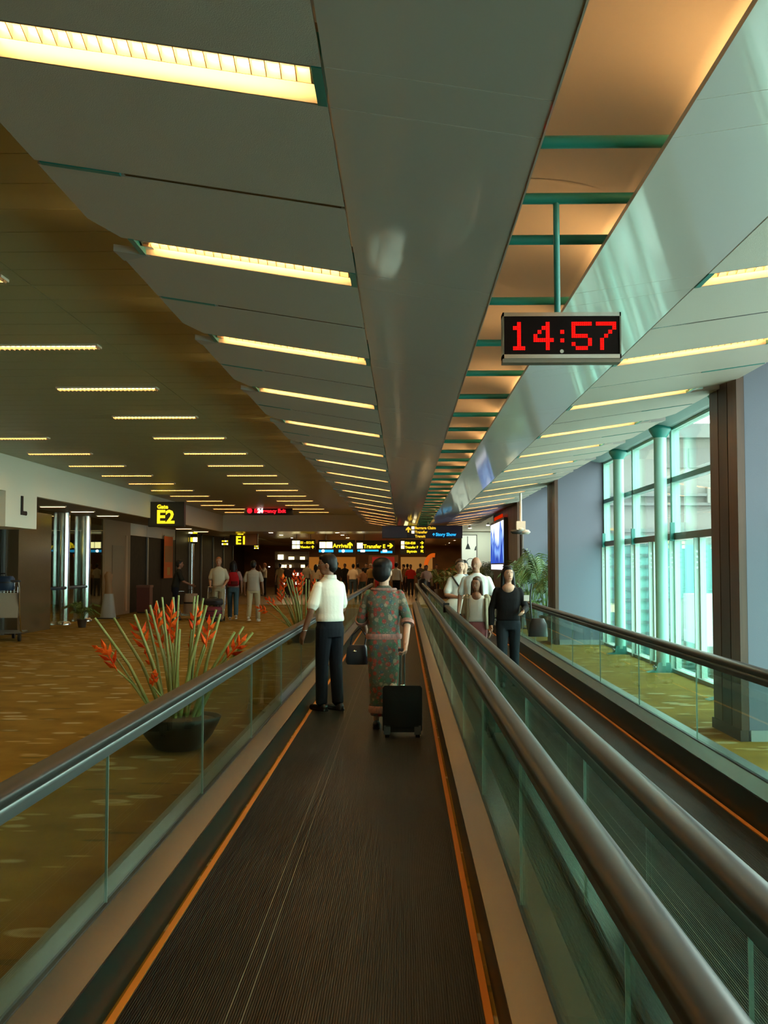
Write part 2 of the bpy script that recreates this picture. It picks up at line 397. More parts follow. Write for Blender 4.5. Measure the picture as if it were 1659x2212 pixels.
# boxed pier head carrying the letter, and the polished pier below
obj('pier_head', MB().box(XFAC, XBULK + .01, 20.4, 22.15, 2.36, 3.05).mesh('pier_head', M_bulk), wl)
obj('pier', MB().box(XFAC - .3, XFAC + .35, 24.6, 26.9, 0, 2.9).mesh('pier', mat('polished_pier', (.10, .062, .03), .2)), wl)
def fpanel(y0, y1, z0, z1, m, x=XFAC, name='wall_panel', d=.06): return obj(name, MB().box(x - d, x, y0 + .01, y1 - .01, z0, z1).mesh(name, m), wl)
for y0, y1 in ((8, 11), (11, 14), (14, 17), (17, 20), (20, 22.4), (22.4, 24.55)): fpanel(y0, y1, 0, 2.45, M_dark); fpanel(y0, y1, 2.47, 3.05, M_bulk)
fpanel(24.45, 24.62, 0, 2.45, M_alud, XFAC + .05, 'post')
# gate opening: frameless glass with steel columns
for y0 in (26.95, 28.9, 30.85):
    fpanel(y0, y0 + 1.93, 0.02, 3.04, glass('shopfront_glass', (.7, .74, .66)), XFAC, 'glass_pane', .012)
fpanel(32.8, 35.9, 0, 3.05, mat('tan_laminate', (.30, .20, .11), .5), XFAC + .05); fpanel(35.2, 35.42, .1, 2.6, mat('pale_pink_trim', (.5, .33, .2), .5), XFAC + .09, 'jamb')
fpanel(33.6, 35.0, 0.02, 2.25, mat('grey_door', (.24, .18, .11), .5), XFAC + .08, 'door_leaf')
for y0, y1 in ((35.9, 38.4), (38.4, 40.7), (40.7, 43.2)): fpanel(y0, y1, 0, 2.62, M_dark); fpanel(y0, y1, 2.64, 3.05, M_bulk)
fpanel(38.32, 38.48, 0, 2.62, M_alud, XFAC + .05, 'post')
for y0 in (43.3, 46, 49, 52, 55): fpanel(y0, y0 + 2.6, 0, 3.05, M_dark); fpanel(y0 + 2.62, y0 + 2.72, 0, 3.0, M_alud, XFAC + .06, 'post')
# the gate room behind the glass
struct('wall_gate_room', MB().box(-16.2, -16, 20, 44, 0, 3.05).box(-16, XFAC - .4, 43.9, 44, 0, 3.05).box(-16, XFAC - .4, 20, 20.1, 0, 3.05).mesh('wall_gate_room', mat('gate_room_wall', (.24, .17, .09), .6)))
struct('ceiling.004', MB().box(-16.2, XFAC - .3, 20, 44, 3.06, 3.16).mesh('ceiling', mat('gate_room_ceiling', (.3, .24, .15), .6)))
# ---- end bulkhead over the way out, side return with the poster wall
we = struct('wall_end', MB().box(-7.8, 5.5, Y1, Y1 + .25, 3.06, ZF + .3).mesh('wall_end', M_bulk))
obj('poster_wall', MB().box(2.45, 5.5, Y1 + .2, Y1 + .45, 0, 3.07).mesh('poster_wall', mat('pale_green_wall', (.80, .86, .74), .7)), we)
struct('ceiling.005', MB().box(-18, 9, Y1 + .25, 84, 3.10, 3.2).mesh('ceiling', mat('gilded_soffit', (.20, .13, .045), .28, metal=.5)))
struct('wall_back', MB().box(-18, 9, 80, 80.2, 0, 3.2).mesh('wall_back', mat('amber_wall', (.34, .155, .035), .6, var=(.35, (.12, .055, .02), (1, 1, 2)))))
struct('wall_far_right', MB().box(5.5, 5.7, Y1, 80, 0, 3.2).mesh('wall_far_right', mat('far_wall_brown', (.12, .07, .03), .6)))
struct('wall_far_left', MB().box(-12.2, -12, 44, 80, 0, 3.1).mesh('wall_far_left', M_brownD))
struct('sky_block_behind', MB().box(-18, 5, Y0 - 1.2, Y0 - 1, 0, 4).mesh('sky_block_behind', M_bulk))  # added wall keeping sky light out; the hall really runs on
struct('wall_left_outer', MB().box(-9.9, -9.7, Y0 - 1, 20, 0, 3.1).mesh('wall_left_outer', M_dark))

# ---- right side: window line with projecting blue fins
wr = struct('wall_right')
FINS = [(-4.6, -3.7), (9.85, 10.72), (21.75, 22.85), (28.9, 36.6)]
for i, (a, b) in enumerate(FINS):
    obj('fin', MB().box(XF + .05, XWIN + .02, a, b, 0, 4.1).mesh('fin', M_blue), wr)
    obj('baseboard', MB().box(XF + .06, XWIN, a - .012, a, 0, .10).mesh('baseboard', mat('grey_skirting', (.30, .33, .33), .5)), wr)
    n = 3 if b - a < 2 else 9
    w = (b - a + .02) / n
    for j in range(n):
        ya = a - .01 + j * w
        obj('veneer_panel', MB().box(XF - .02, XF + .05, ya + .012, ya + w - .012, .09, 3.36).mesh('veneer_panel', M_brownD if j == 1 and n == 3 else M_brown), wr)
    obj('veneer_plinth', MB().box(XF - .035, XF + .04, a - .01, b + .02, 0, .10).mesh('veneer_plinth', M_brownD), wr)
obj('soffit', MB().box(XF - .1, XWIN + .25, Y0 - 1, Y1, 3.84, 3.95).mesh('soffit', mat('pale_soffit', (.42, .48, .45), .5)), wr)
obj('edge_beam', MB().prism([(3.32, 3.83), (3.98, 3.70), (4.08, 3.70), (4.08, 3.85), (3.32, 3.85)], Y0, 28.8).mesh('edge_beam', mat('edge_beam_paint', (.16, .27, .27), .5)), wr)

def window_run(name, ya, yb):
    w = struct(name)
    f = MB()
    obj('head_frame', MB().box(XWIN - .05, XWIN + .07, ya, yb, 3.66, 3.86).mesh('head_frame', M_tealL), w)
    obj('transom', MB().box(XWIN - .06, XWIN + .07, ya, yb, 2.86, 2.94).mesh('transom', mat('transom_teal', (.06, .20, .18), .4)), w)
    obj('transom', MB().box(XWIN - .07, XWIN + .07, ya, yb, 1.99, 2.09).mesh('transom', mat('transom_brown', (.14, .11, .085), .4)), w)
    nb = max(1, round((yb - ya) / 2.85)); st = (yb - ya) / nb
    mu = MB().box(XWIN - .06, XWIN + .06, -.055, .055, 2.09, 3.70).mesh('mullion', M_tealL)
    hm = MB().box(XWIN - .12, XWIN - .06, -.03, .03, 1.97, 2.25).mesh('hinge_bracket', M_teal)
    post = MB().box(XWIN - .10, XWIN + .04, -.012, .012, 0, 1.99).box(XWIN - .03, XWIN + .05, -.05, .05, 0, 1.99)
    for q in range(4): post.cone((XWIN - .066, -.0145, 1.80 - q * .075), .018, (XWIN - .066, .0145, 1.80 - q * .075), .018, 10, 0, mi=1)
    pm = post.mesh('post', [mat('pale_post_paint', (.42, .56, .50), .45), M_alud])
    for i in range(nb + 1):
        y = ya + i * st; obj('mullion', mu, w, (0, y, 0))
        if i: obj('hinge_bracket', hm, w, (0, y - .16, 0))
    np_ = nb * 2
    for i in range(np_ + 1): obj('post', pm, w, (0, ya + i * st / 2, 0))
    for i in range(nb):
        for z0, z1 in ((2.10, 2.85), (2.95, 3.66)):
            obj('pane', MB().box(XWIN - .006, XWIN + .006, ya + i * st + .056, ya + (i + 1) * st - .056, z0, z1).mesh('pane', M_wglass), w)
    for i in range(np_):
        obj('pane', MB().box(XWIN - .006, XWIN + .006, ya + i * st / 2 + .03, ya + (i + 1) * st / 2 - .03, .06, 1.98).mesh('pane', M_wglassT), w)
    obj('sill', MB().box(XWIN - .08, XWIN + .1, ya, yb, -.02, .05).mesh('sill', mat('sill_grey', (.3, .36, .34), .5)), w)
window_run('window_1', 10.75, 21.74); window_run('window_2', -3.7, 9.84); window_run('window_3', 22.86, 28.88)
struct('wall_right_outer', MB().box(XWIN + .3, XWIN + .5, 28.9, 46, 0, 4).box(XWIN + .02, XWIN + .3, 28.9, 37, 0, 4).box(XWIN-.02, XWIN + .3, 37, 46, 0, 4).mesh('wall_right_outer', M_blue))

# ================================================================ MOVING WALKWAYS
YW0, YW1, ZH = -4.0, 40.0, 0.95
def walkway(label, xl, xr, outer_l, outer_r, mid=None):
    t = thing('moving_walkway', label, 'walkway', (0, 0, 0))
    bl, br = xl + .156, xr - .153
    # ribbed belt: one corrugated profile
    n = int((br - bl - .05) / .0095); prof = []; x = bl + .028; p = (br - bl - .056) / n
    for i in range(n): prof += [(x + i * p, .014), (x + i * p + p * .55, .014), (x + i * p + p * .62, .008), (x + i * p + p * .93, .008)]
    mb = MB(); k = len(prof); vs = [(a, YW0, b) for a, b in prof] + [(a, YW1, b) for a, b in prof]
    mb.add(vs, [(i, i + 1, i + 1 + k, i + k) for i in range(k - 1)])
    mb.build('belt', M_belt, t)
    for q in (.30, .345):
        i = int(n * q); xx = x + i * p
        MB().box(xx, xx + p * .5, YW0, YW1, .0142, .0146).build('worn_line', M_beltline, t)
    for a in (bl, br - .028): MB().box(a, a + .028, YW0, YW1, .004, .018).build('edge_strip', M_orange, t)
    MB().box(bl, br, YW1, YW1 + .55, .002, .02).build('comb_plate', M_alu, t)
    MB().box(bl, br, YW1 - .12, YW1, .015, .022).build('comb_teeth', mat('yellow_comb', (.7, .42, .04), .5), t)
    for side, xg, s in (('l', xl, 1), ('r', xr, -1)):
        xs = xg + s * .134
        MB().box(min(xs, xs - s * .012), max(xs, xs - s * .012), YW0, YW1 + .5, 0, .205).build('skirt', M_skirt, t)
        MB().prism([(xs + s * .003, .203), (xs + s * .003, .213), (xg + s * .012, .252), (xg + s * .012, .235)][::s], YW0, YW1 + .5).build('inner_deck', M_alu, t)
        MB().box(xg - .013, xg + .013, YW0, YW1 + .5, .235, .258).build('gasket', M_black, t)
        ox = outer_l if side == 'l' else outer_r
        if ox is not None:
            MB().prism([(xg - s * .013, .235), (xg - s * .013, .25), (ox, .235), (ox, 0), (ox + s * .012, 0), (ox + s * .012, .222)][::s], YW0, YW1 + .6).build('outer_deck', M_alud, t)
        # glass, two-metre panes
        y = 4.3 - 2.03 * 4
        while y < YW1 - .2:
            y2 = min(y + 2.03, YW1)
            MB().box(xg - .005, xg + .005, y + .003, y2 - .003, .25, ZH - .055).build('glass_pane', M_glass, t)
            MB().box(xg - .0055, xg + .0055, y2 - .002, y2 + .002, .25, ZH - .055).build('pane_joint', mat('pane_edge', (.24, .31, .27), .3), t); y += 2.03
        # rounded glass end
        mb = MB(); c = (.25 + ZH - .055) / 2; r = (ZH - .055 - .25) / 2
        mb.prism([(YW1, c - r)] + [(YW1 + r * math.sin(PI * i / 10), c - r * math.cos(PI * i / 10)) for i in range(11)][1:-1] + [(YW1, c + r)], xg - .005, xg + .005, axis='x').build('glass_end', M_glass, t)
        # handrail swept round the end
        def sweep(prof, name, m, y_end, zc, rad):
            pts = [(YW0, zc, 0.0)] + [(y_end * i / 8, zc, 0.0) for i in range(1, 9)]
            pts += [(y_end + rad * math.sin(PI * i / 12), zc - rad + rad * math.cos(PI * i / 12), PI * i / 12) for i in range(1, 13)]
            k = len(prof); vs = []
            for (yy, zz, a) in pts:
                for (dx, dz) in prof: vs.append((xg + dx, yy + dz * math.sin(a), zz + dz * math.cos(a)))
            mb = MB(); mb.add(vs, [(j * k + i, j * k + (i + 1) % k, (j + 1) * k + (i + 1) % k, (j + 1) * k + i) for j in range(len(pts) - 1) for i in range(k)], 0, True)
            mb.add(vs[:k], [tuple(range(k))[::-1]]).add(vs[-k:], [tuple(range(k))]); return mb.build(name, m, t)
        hw = .046
        prof = [(hw * math.cos(a) ** 1 if abs(math.cos(a)) > 1e-6 else 0, .006 + .021 * math.sin(a)) for a in [PI * i / 10 for i in range(11)]] + [(-hw, -.012), (-hw * .8, -.022), (hw * .8, -.022), (hw, -.012)]
        sweep(prof, 'handrail', M_rubber, YW1, ZH - .027, .30)
        sweep([(-.030, .012), (.030, .012), (.030, -.010), (.018, -.014), (.022, -.040), (-.022, -.040), (-.018, -.014), (-.030, -.010)], 'handrail_guide', M_alud, YW1, ZH - .062, .262)
    if mid:
        MB().prism([(mid[0], .0), (mid[0], .235), (mid[1], .235), (mid[1], 0)], YW0, YW1 + .5).build('centre_deck', mat('centre_deck_paint', (.045, .075, .062), .22, spec=.6), t)
    return t
walkway('dark ribbed moving walkway with orange edges carrying the man and woman away', -1.19, .465, -1.335, None)
walkway('dark ribbed moving walkway beside the windows carrying people towards the camera', .72, 2.27, None, 2.41, (.478, .707))

# ================================================================ LAMPS
def wing_lamp(zf, x0, x1):
    """recessed louvre lamp in an opening of the wing, x0 < x1; the open strip of its top lets light up into the ceiling void"""
    t = thing('ceiling_lamp', 'x', 'lamp')
    L = x1 - x0
    h = MB()
    h.box(x0, x1, -.136, -.128, .0, .14, zf=zf).box(x0, x1, .128, .136, .0, .14, zf=zf).box(x0, x1, -.128, .04, .13, .138, zf=zf)
    hs = h.build('housing', M_recess, t)
    for xa in (x0 - .002, x1 - .03): MB().box(xa, xa + .032, -.137, .137, -.003, .11, zf=zf).build('end_cap', M_teal, hs)
    MB().cone((x0 + .06, -.055, .085 + zf(x0 + .06)), .014, (x1 - .06, -.055, .085 + zf(x1 - .06)), .014, 8, 0).build('lamp_tube', M_tube, t)
    lv = MB(); n = 23
    for i in range(n + 1):
        xx = x0 + .04 + (L - .08) * i / n
        lv.prism([(-.125, .012), (-.055, .034), (.012, .012), (.012, .056), (-.125, .056)], xx - .0015, xx + .0015, axis='x')
    for k in range(len(lv.v)): lv.v[k] = (lv.v[k][0], lv.v[k][1], lv.v[k][2] + zf(lv.v[k][0]))
    lv.box(x0 + .03, x1 - .03, .010, .013, .012, .058, zf=zf)
    lv.build('louvre', M_louvre, t)
    return t
for zf, x0, x1, wname in ((zL, XA - 1.20, XA - .008, 'sloping panels left of the slot'), (zR, XE + .008, XE + 1.20, 'sloping panels beside the windows')):
    t = wing_lamp(zf, x0, x1); first = True; o_i = 0
    for k in KS:
        y = YL0 + BAY * k
        nm = ORD[k] if k >= 0 else ORD[-k - 1] + ' behind the camera'
        lab = 'recessed louvre lamp in the %s, %s from the camera' % (wname, ORD[k]) if k >= 0 else 'recessed louvre lamp in the %s, %s behind the camera' % (wname, ORD[-k - 1])
        if first: t.location = (0, y, 0); first = False; o = t; o['label'] = lab
        else: o = dup(t, (0, y, 0), label=lab)
        o['group'] = 'lamps in the ' + wname
# lamps in the flat ceiling, two rows
def flat_lamp():
    t = thing('ceiling_lamp', 'x', 'lamp'); L = 1.22
    MB().box(-L / 2, L / 2, -.08, -.072, -.02, .0).box(-L / 2, L / 2, .072, .08, -.02, .0).box(-L / 2, -L / 2 + .008, -.08, .08, -.02, 0).box(L / 2 - .008, L / 2, -.08, .08, -.02, 0).box(-L / 2, L / 2, -.078, .078, -.003, 0).build('housing', M_reflect, t)
    MB().box(-L / 2 + .03, L / 2 - .03, -.05, .05, -.010, -.006).build('lamp_tube', emat('flat_lamp_glow', LAMP_COL, TUBE_E * .16), t)
    lv = MB()
    for i in range(25):
        x = -L / 2 + .02 + (L - .04) * i / 24; lv.box(x - .0015, x + .0015, -.072, .072, -.034, -.011)
    lv.box(-L / 2 + .01, L / 2 - .01, -.0015, .0015, -.034, -.011); lv.build('louvre', M_louvre, t); return t
t = flat_lamp(); first = True
for row, xc in (('nearer the slot', -3.58), ('nearer the left wall', -6.56)):
    for k in range(-4, 14):
        y = 10.26 + 2.47 * k
        lab = 'louvre lamp in the flat plank ceiling, row %s, %s from the camera' % (row, ORD[k + 4])
        if first: t.location = (xc, y, ZF); o = t; o['label'] = lab; first = False
        else: o = dup(t, (xc, y, ZF), label=lab)
        o['group'] = 'flat ceiling lamps, row ' + row
# short lamps under the soffit at the gates
t = thing('soffit_lamp', 'x', 'lamp', group='soffit lamps')
MB().box(-.32, .32, -.06, .06, -.03, 0).build('housing', M_reflect, t); MB().box(-.29, .29, -.045, .045, -.034, -.03).build('diffuser', emat('soffit_lamp_glow', LAMP_COL, 6.0), t)
first = True
for i, y in enumerate((25.6, 28.0, 30.4, 37.5, 41, 44.5, 20, 15, 10)):
    lab = ('short glowing lamp under the left soffit over gate opening, %s from the lettered pier' % ORD[i]) if i < 3 else 'short glowing lamp under the left soffit, %s one away from the glass gate' % ORD[i - 3]
    if first: t.location = (-8.5, y, 3.05); o = t; o['label'] = lab; first = False
    else: o = dup(t, (-8.5, y, 3.05), label=lab)
# gate room lamps, and downlights added to brighten the dark far hall
t = thing('downlight', 'x', 'lamp', group='downlights')
MB().lathe([(.11, 0), (.13, -.012), (.13, 0)]).build('rim', M_white, t); MB().lathe([(.10, -.004), (.10, -.008)], n=16).build('lens', emat('downlight_glow', (1, .66, .30), 110.0), t)
first = True; i = 0
for (x, y, z) in [(-12, 26, 3.06), (-12, 30, 3.06), (-12, 34, 3.06), (-14.5, 28, 3.06), (-14.5, 33, 3.06)] + [(x, y, 3.10) for y in (48, 52, 57, 63, 70, 76) for x in (-9, -6, -3, 0, 3)]:
    lab = 'added far hall downlight, %s row away, %s from the left' % (ORD[(i - 5) // 5], ORD[(i - 5) % 5]) if i >= 5 else 'round downlight inside the glazed gate room, %s from the left front' % ORD[i]
    if first: t.location = (x, y, z); o = t; o['label'] = lab; first = False
    else: o = dup(t, (x, y, z), label=lab)
    i += 1

# cove battens lying on top of the wings: their glow shows on the lining of the slot and on the planks
def cove_lamp(h, e):
    t = thing('cove_lamp', 'x', 'lamp')
    MB().box(-.03, .03, -h - .02, h + .02, 0, .03).build('batten', M_white, t); MB().cone((0, -h, .046), .012, (0, h, .046), .012, 8, 0).build('lamp_tube', emat('cove_tube_glow_%d' % e, (1.0, .54, .20), e), t); return t
for nm, x, zf, dy, h, e in (('right of the slot, glowing on the cove lining', 1.22, zR, .35, .36, 26), ('left wing, glowing on the plank ceiling', -1.40, zL, .02, .16, 75)):
    t = cove_lamp(h, e); first = True
    for k in KS:
        y = YL0 + BAY * k + dy
        lab = 'hidden cove lamp %s, %s %s the camera' % (nm, ORD[k] if k >= 0 else ORD[-k - 1], 'from' if k >= 0 else 'behind')
        if first: t.location = (x, y, zf(x) + .03); o = t; o['label'] = lab; first = False
        else: o = dup(t, (x, y, zf(x) + .03), label=lab)
        o['group'] = 'cove lamps ' + nm

t = thing('added_wall_lamp', 'small added lamp brightening the face poster wall, left one', 'lamp', (2.75, 44.3, 3.28), group='added poster wall lamps')  # unseen lamps added to brighten the dark poster wall
MB().cone((0, 0, 0), .05, (0, 0, -.12), .06, 14, 0).build('can', M_white, t); MB().lathe([(.055, -.122), (.055, -.126)], n=14).build('lens', emat('added_wall_lamp_glow', (.92, 1.0, .82), 260), t)
dup(t, (3.5, 44.3, 3.4), label='small added lamp brightening the face poster wall, right one')

# ================================================================ OUTSIDE THE WINDOWS
struct('ground', MB().box(4.6, 90, -40, 120, -4.6, -4.5).mesh('ground', mat('apron_concrete', (.40, .42, .40), .8)))
t = thing('terminal_building', 'pale pier building with flat bands seen through the windows', 'building', (0, 46, -4.5))
MW = mat('facade_white', (.125, .135, .12), .6); MG = mat('facade_grey', (.08, .095, .09), .6); MT = mat('facade_glass', (.06, .17, .16), .4); MD = mat('facade_dark', (.03, .05, .05), .5)
MB().box(6, 40, .4, 14, 0, 12.0).build('wall', MW, t)
MB().box(5.6, 40.5, -.3, 14.4, 11.6, 12.2).build('roof_edge', MG, t)
for z0, z1 in ((10.35, 11.2),): 
    for x0 in (11.2, 12.4, 13.6, 14.8, 16.0): MB().box(x0, x0 + 1.1, .3, .42, z0, z1).build('window', MG, t)
for z in (9.1, 8.7): MB().box(6, 40, .1, .42, z, z + .12).build('string_course', MG, t)
for x in (8.6, 10.1, 11.6, 13.1, 14.6): MB().box(x, x + .12, .05, .42, 8.8, 9.5).build('balcony_post', MW, t)
MB().box(6, 40, .25, .42, 7.55, 7.7).build('string_course', MG, t)
for z in range(13):
    MB().box(7.6, 10.6, .15, .45, 1.2 + z * .48, 1.2 + z * .48 + .13).build('spandrel', MD, t)
MB().box(7.6, 10.6, .3, .44, .8, 7.4).build('glazing', MT, t)
for x in (8.35, 9.1, 9.85): MB().box(x, x + .12, .1, .45, .8, 7.4).build('mullion', MG, t)
for i in range(16): MB().box(10.8, 18, .18, .42, .4 + i * .17, .4 + i * .17 + .07).build('louvre', MG, t)
MB().box(10.8, 18, .3, .43, 4.7, 7.0).build('glazing', MT, t)
t = thing('boarding_bridge', 'white boarding bridge cabin standing outside the lower panes', 'bridge', (11.4, 41.5, -4.5))
MB().box(-.2, 4.5, -1.5, 1.5, 3.1, 5.0).build('cabin', mat('bridge_white', (.33, .35, .35), .5), t); MB().box(1.6, 2.0, -.3, .3, 0, 3.1).build('leg', MG, t); MB().box(-.25, 4.55, -1.55, 1.55, 2.7, 3.1).build('deck', MG, t)

# ================================================================ CLOCK
t = thing('digital_clock', 'hanging digital clock with red dot digits and silver case', 'clock', (.65, 4.35, 0))
cw, z0, z1 = .2425, 2.434, 2.640
MB().box(-cw + .006, cw - .006, .004, .06, z0 + .004, z1 - .004).build('case', mat('clock_case', (.16, .13, .11), .5), t)
MB().box(-cw + .005, cw - .005, -.002, .005, z0 + .03, z1 - .014).build('face', mat('clock_face', (.004, .001, .001), .3, spec=.15), t)
for a, b, c, d in ((-cw, cw, z1 - .016, z1), (-cw, cw, z0 + .016, z0 + .032), (-cw, -cw + .006, z0 + .016, z1), (cw - .006, cw, z0 + .016, z1)):
    MB().box(a, b, -.010, .062, c, d).build('frame_bar', M_chrome if d - c < .03 else M_alu, t)
MB().box(-cw, cw, .0, .062, z0, z0 + .016).build('base_bar', mat('clock_base', (.20, .17, .13), .4, metal=.6), t)
MB().cone((-.012, .03, z1 - .01), .013, (-.018, .0, 3.118), .013, 12, 0).build('hanging_rod', M_teal, t)
FONT = {'1': ['010', '110', '010', '010', '010', '010', '111'], '4': ['00010', '00110', '01010', '10010', '11111', '00010', '00010'],
        '5': ['11111', '10000', '10000', '11110', '00001', '10001', '01110'], '7': ['11111', '00001', '00010', '00100', '01000', '01000', '01000']}
c = .0168; zt = z1 - .038
for ch, x in (('1', -.2), ('4', -.116), ('5', .040), ('7', .140)):
    mb = MB()
    for r, row in enumerate(FONT[ch]):
        for q, bit in enumerate(row):
            if bit == '1':
                for u in (0, 1):
                    for w in (0, 1):
                        xx = x + q * c + u * c / 2; zz = zt - r * c - w * c / 2
                        mb.box(xx + .0009, xx + c / 2 - .0009, -.0045, -.002, zz - c / 2 + .0009, zz - .0009)
    mb.build('digit', M_red, t, kind='stuff')
for zc in (zt - 2 * c, zt - 4.1 * c):
    mb = MB()
    for u in (0, 1):
        for w in (0, 1): mb.box(-.006 + u * c / 2 + .0008, -.006 + (u + 1) * c / 2 - .0008, -.0045, -.002, zc - (w + 1) * c / 2 + .0008, zc - w * c / 2 - .0008)
    mb.build('colon_dot', M_red, t, kind='stuff')
lens = MB(); lens.cone((0, -.006, z0 + .045), .008, (0, -.002, z0 + .045), .009, 14, 0).build('light_sensor', M_chrome, t)

# ================================================================ SIGNS
def signbox(label, x0, x1, y, z0, z1, depth=.12, m=None, cat='sign', group=None, name='overhead_sign', rods=None, rod_top=3.75):
    t = thing(name, label, cat, ((x0 + x1) / 2, y, z0), group=group); w = (x1 - x0) / 2; h = z1 - z0
    cs = MB().box(-w, w, 0, depth, 0, h).build('case', m or M_signbox, t)
    for a, b, c2, d in ((-w - .012, w + .012, -.012, .012), (-w - .012, w + .012, h - .012, h + .012), (-w - .012, -w + .012, 0, h), (w - .012, w + .012, 0, h)):
        MB().box(a, b, -.006, depth + .006, c2, d).build('rim', M_black, cs)
    for rx in (rods if rods is not None else ()): MB().cone((rx, depth / 2, h), .015, (rx, depth / 2, rod_top - z0), .015, 8, 0).build('hanging_rod', M_alud, t)
    t['w'] = w; t['h'] = h; return t
def put(t, txt, x, z, size, m, bold=.0, align='LEFT'): return obj('lettering', text_mesh(txt, size, m, .006, align, bold=bold), t, (x, -.012, z))
def icon(t, x, z, s, m=M_cream): return MB().box(x, x + s, -.014, -.002, z, z + s).build('pictogram', m, t)
def arrow(t, x, z, s, ang, m=M_yel):
    mb = MB(); sh = [(-.13, -.5), (.13, -.5), (.13, .05), (.42, -.2), (.42, .12), (0, .5), (-.42, .12), (-.42, -.2), (-.13, .05)]
    ca, sa = math.cos(ang), math.sin(ang); pts = [(x + s * (a * ca - b * sa), z + s * (a * sa + b * ca)) for a, b in sh]
    mb.prism(pts, -.014, -.002); return mb.build('arrow', m, t)
# gate E2
a = at(321, 1137, 32.2); b = at(397, 1085, 32.2)
t = signbox('large dark gate sign reading Gate E2 projecting from left bulkhead', a.x, b.x, 32.2, a.z, b.z, .25, mat('gate_sign_case', (.055, .045, .032), .5))
put(t, 'Gate', -.28, .54, .17, M_yel, .006); put(t, 'E2', -.30, .10, .56, M_yel, .016)
a = at(497, 1178, 50); b = at(556, 1147, 50)
t = signbox('gate sign reading Gate E1 under the far soffit', a.x, b.x, 50, a.z, b.z, .25, mat('gate_sign_pink', (.42, .20, .10), .5), rods=(0,), rod_top=3.1)
MB().box(-t['w'], -.05, -.01, 0, 0, t['h']).build('dark_half', mat('gate_sign_case', (.05, .04, .03), .5), t)
put(t, 'Gate', -.36, .50, .17, M_yel, .006); put(t, 'E1', -.38, .06, .52, M_yel, .016)
# letter L on the pier head
t = thing('letter_sign', 'black metal letter L bracket on the white pier head', 'letter', (XBULK + .012, 21.3, 2.62))
MB().box(0, .03, -.10, -.02, 0, .38).build('upright', M_black, t); MB().box(0, .03, -.02, .18, 0, .08).build('foot', M_black, t); MB().cone((.015, .16, .04), .045, (.03, .16, .04), .045, 12, 0).build('end', M_black, t)
# grey-blue direction sign hung from the slot
a = at(826, 1162, 37); b = at(998, 1136, 37)
t = signbox('long blue-grey hanging sign with yellow arrow reading Baggage Claim', a.x, b.x, 37, a.z, b.z, .15, mat('sign_blue_grey', (.055, .05, .062), .45), rods=(-.14, .20), rod_top=3.30)
w = t['w']; MB().box(-w, -w + .85, -.008, 0, .01, t['h'] - .01).build('pale_end', mat('sign_pale_blue', (.10, .105, .15), .35), t)
arrow(t, -.48, .29, .20, 0, mat('sign_yellow_paint', (.7, .42, .03), .5, emit=(1, .6, .03), es=.45))
MY = MATS['sign_yellow_paint']
for i, tx in enumerate(('Baggage Claim', 'Transfer', 'Transit')):
    if i < 2: icon(t, -.37, .30 - i * .145, .10, emat('sign_icon_dim', (1, .8, .4), 1.1))
    put(t, tx, -.25, .305 - i * .145, .125, MY, .004)
put(t, 'Story Show', .47, .07, .15, M_cyan, .006); arrow(t, .40, .12, .10, 0, M_cyan)
# lit signs beyond the bulkhead
Ys = 51.0
def lit(px0, px1, py0, py1, label, extra_top=3.10):
    a = at(px0, py1, Ys); b = at(px1, py0, Ys); w = (b.x - a.x) / 2
    return signbox(label, a.x, b.x, Ys, a.z, b.z, .2, rods=(-w * .6, w * .6), rod_top=3.1)
t = lit(688, 766, 1167, 1196, 'black lit sign with up arrow reading Arrival'); w = t['w']
icon(t, -w + .05, .27, .29); icon(t, -w + .37, .27, .29); put(t, 'Arrival', -w + .69, .29, .27, M_yel, .008); arrow(t, w - .22, .41, .30, 0)
MB().box(-w + .02, -.15, -.01, 0, .07, .19).build('blue_strip', M_cyan, t); MB().box(.10, w - .08, -.01, 0, .07, .19).build('blue_strip', M_cyan, t)
for x in (-w + .22, .32): MB().cone((x, -.02, .13), .07, (x, -.008, .13), .07, 12, 0).build('pictogram', emat('sign_white', (1, 1, 1), 3), t)
t = lit(770, 852, 1168, 1197, 'black lit sign with right arrow reading Transfer E'); w = t['w']
icon(t, -w + .03, .27, .27); put(t, 'Transfer E', -w + .33, .29, .25, M_yel, .008); arrow(t, w - .2, .40, .28, -PI / 2)
MB().box(-w + .05, .15, -.01, 0, .13, .21).build('blue_strip', M_cyan, t); MB().box(.25, w - .1, -.01, 0, .05, .15).build('blue_strip', M_cyan, t)
for x in (-w + .3, .45): MB().box(x - .1, x + .1, -.02, -.008, .10, .20).build('pictogram', MATS['sign_white'], t)
t = lit(630, 681, 1166, 1187, 'small lit sign of two yellow lines left of the Arrival sign'); w = t['w']
for i in (0, 1):
    z = .25 - i * .21; icon(t, -w + .03, z, .17); icon(t, -w + .22, z, .17); put(t, ('E1 - E12', 'Viewing')[i], -w + .42, z + .03, .15, M_yel, .006); arrow(t, w - .12, z + .08, .16, PI / 4 if i == 0 else 0)
t = lit(865, 917, 1166, 1197, 'small lit sign of three yellow lines right of the Transfer sign'); w = t['w']
for i in (0, 1, 2):
    z = .46 - i * .20
    if i < 2: icon(t, -w + .03, z, .16)
    put(t, ('E20-E28', 'Transfer F', 'Skytrain')[i], -w + (.22 if i < 2 else .3), z + .02, .15, M_yel, .006); arrow(t, w - .12, z + .08, .17, (-PI / 2, -PI / 2, PI / 4)[i])
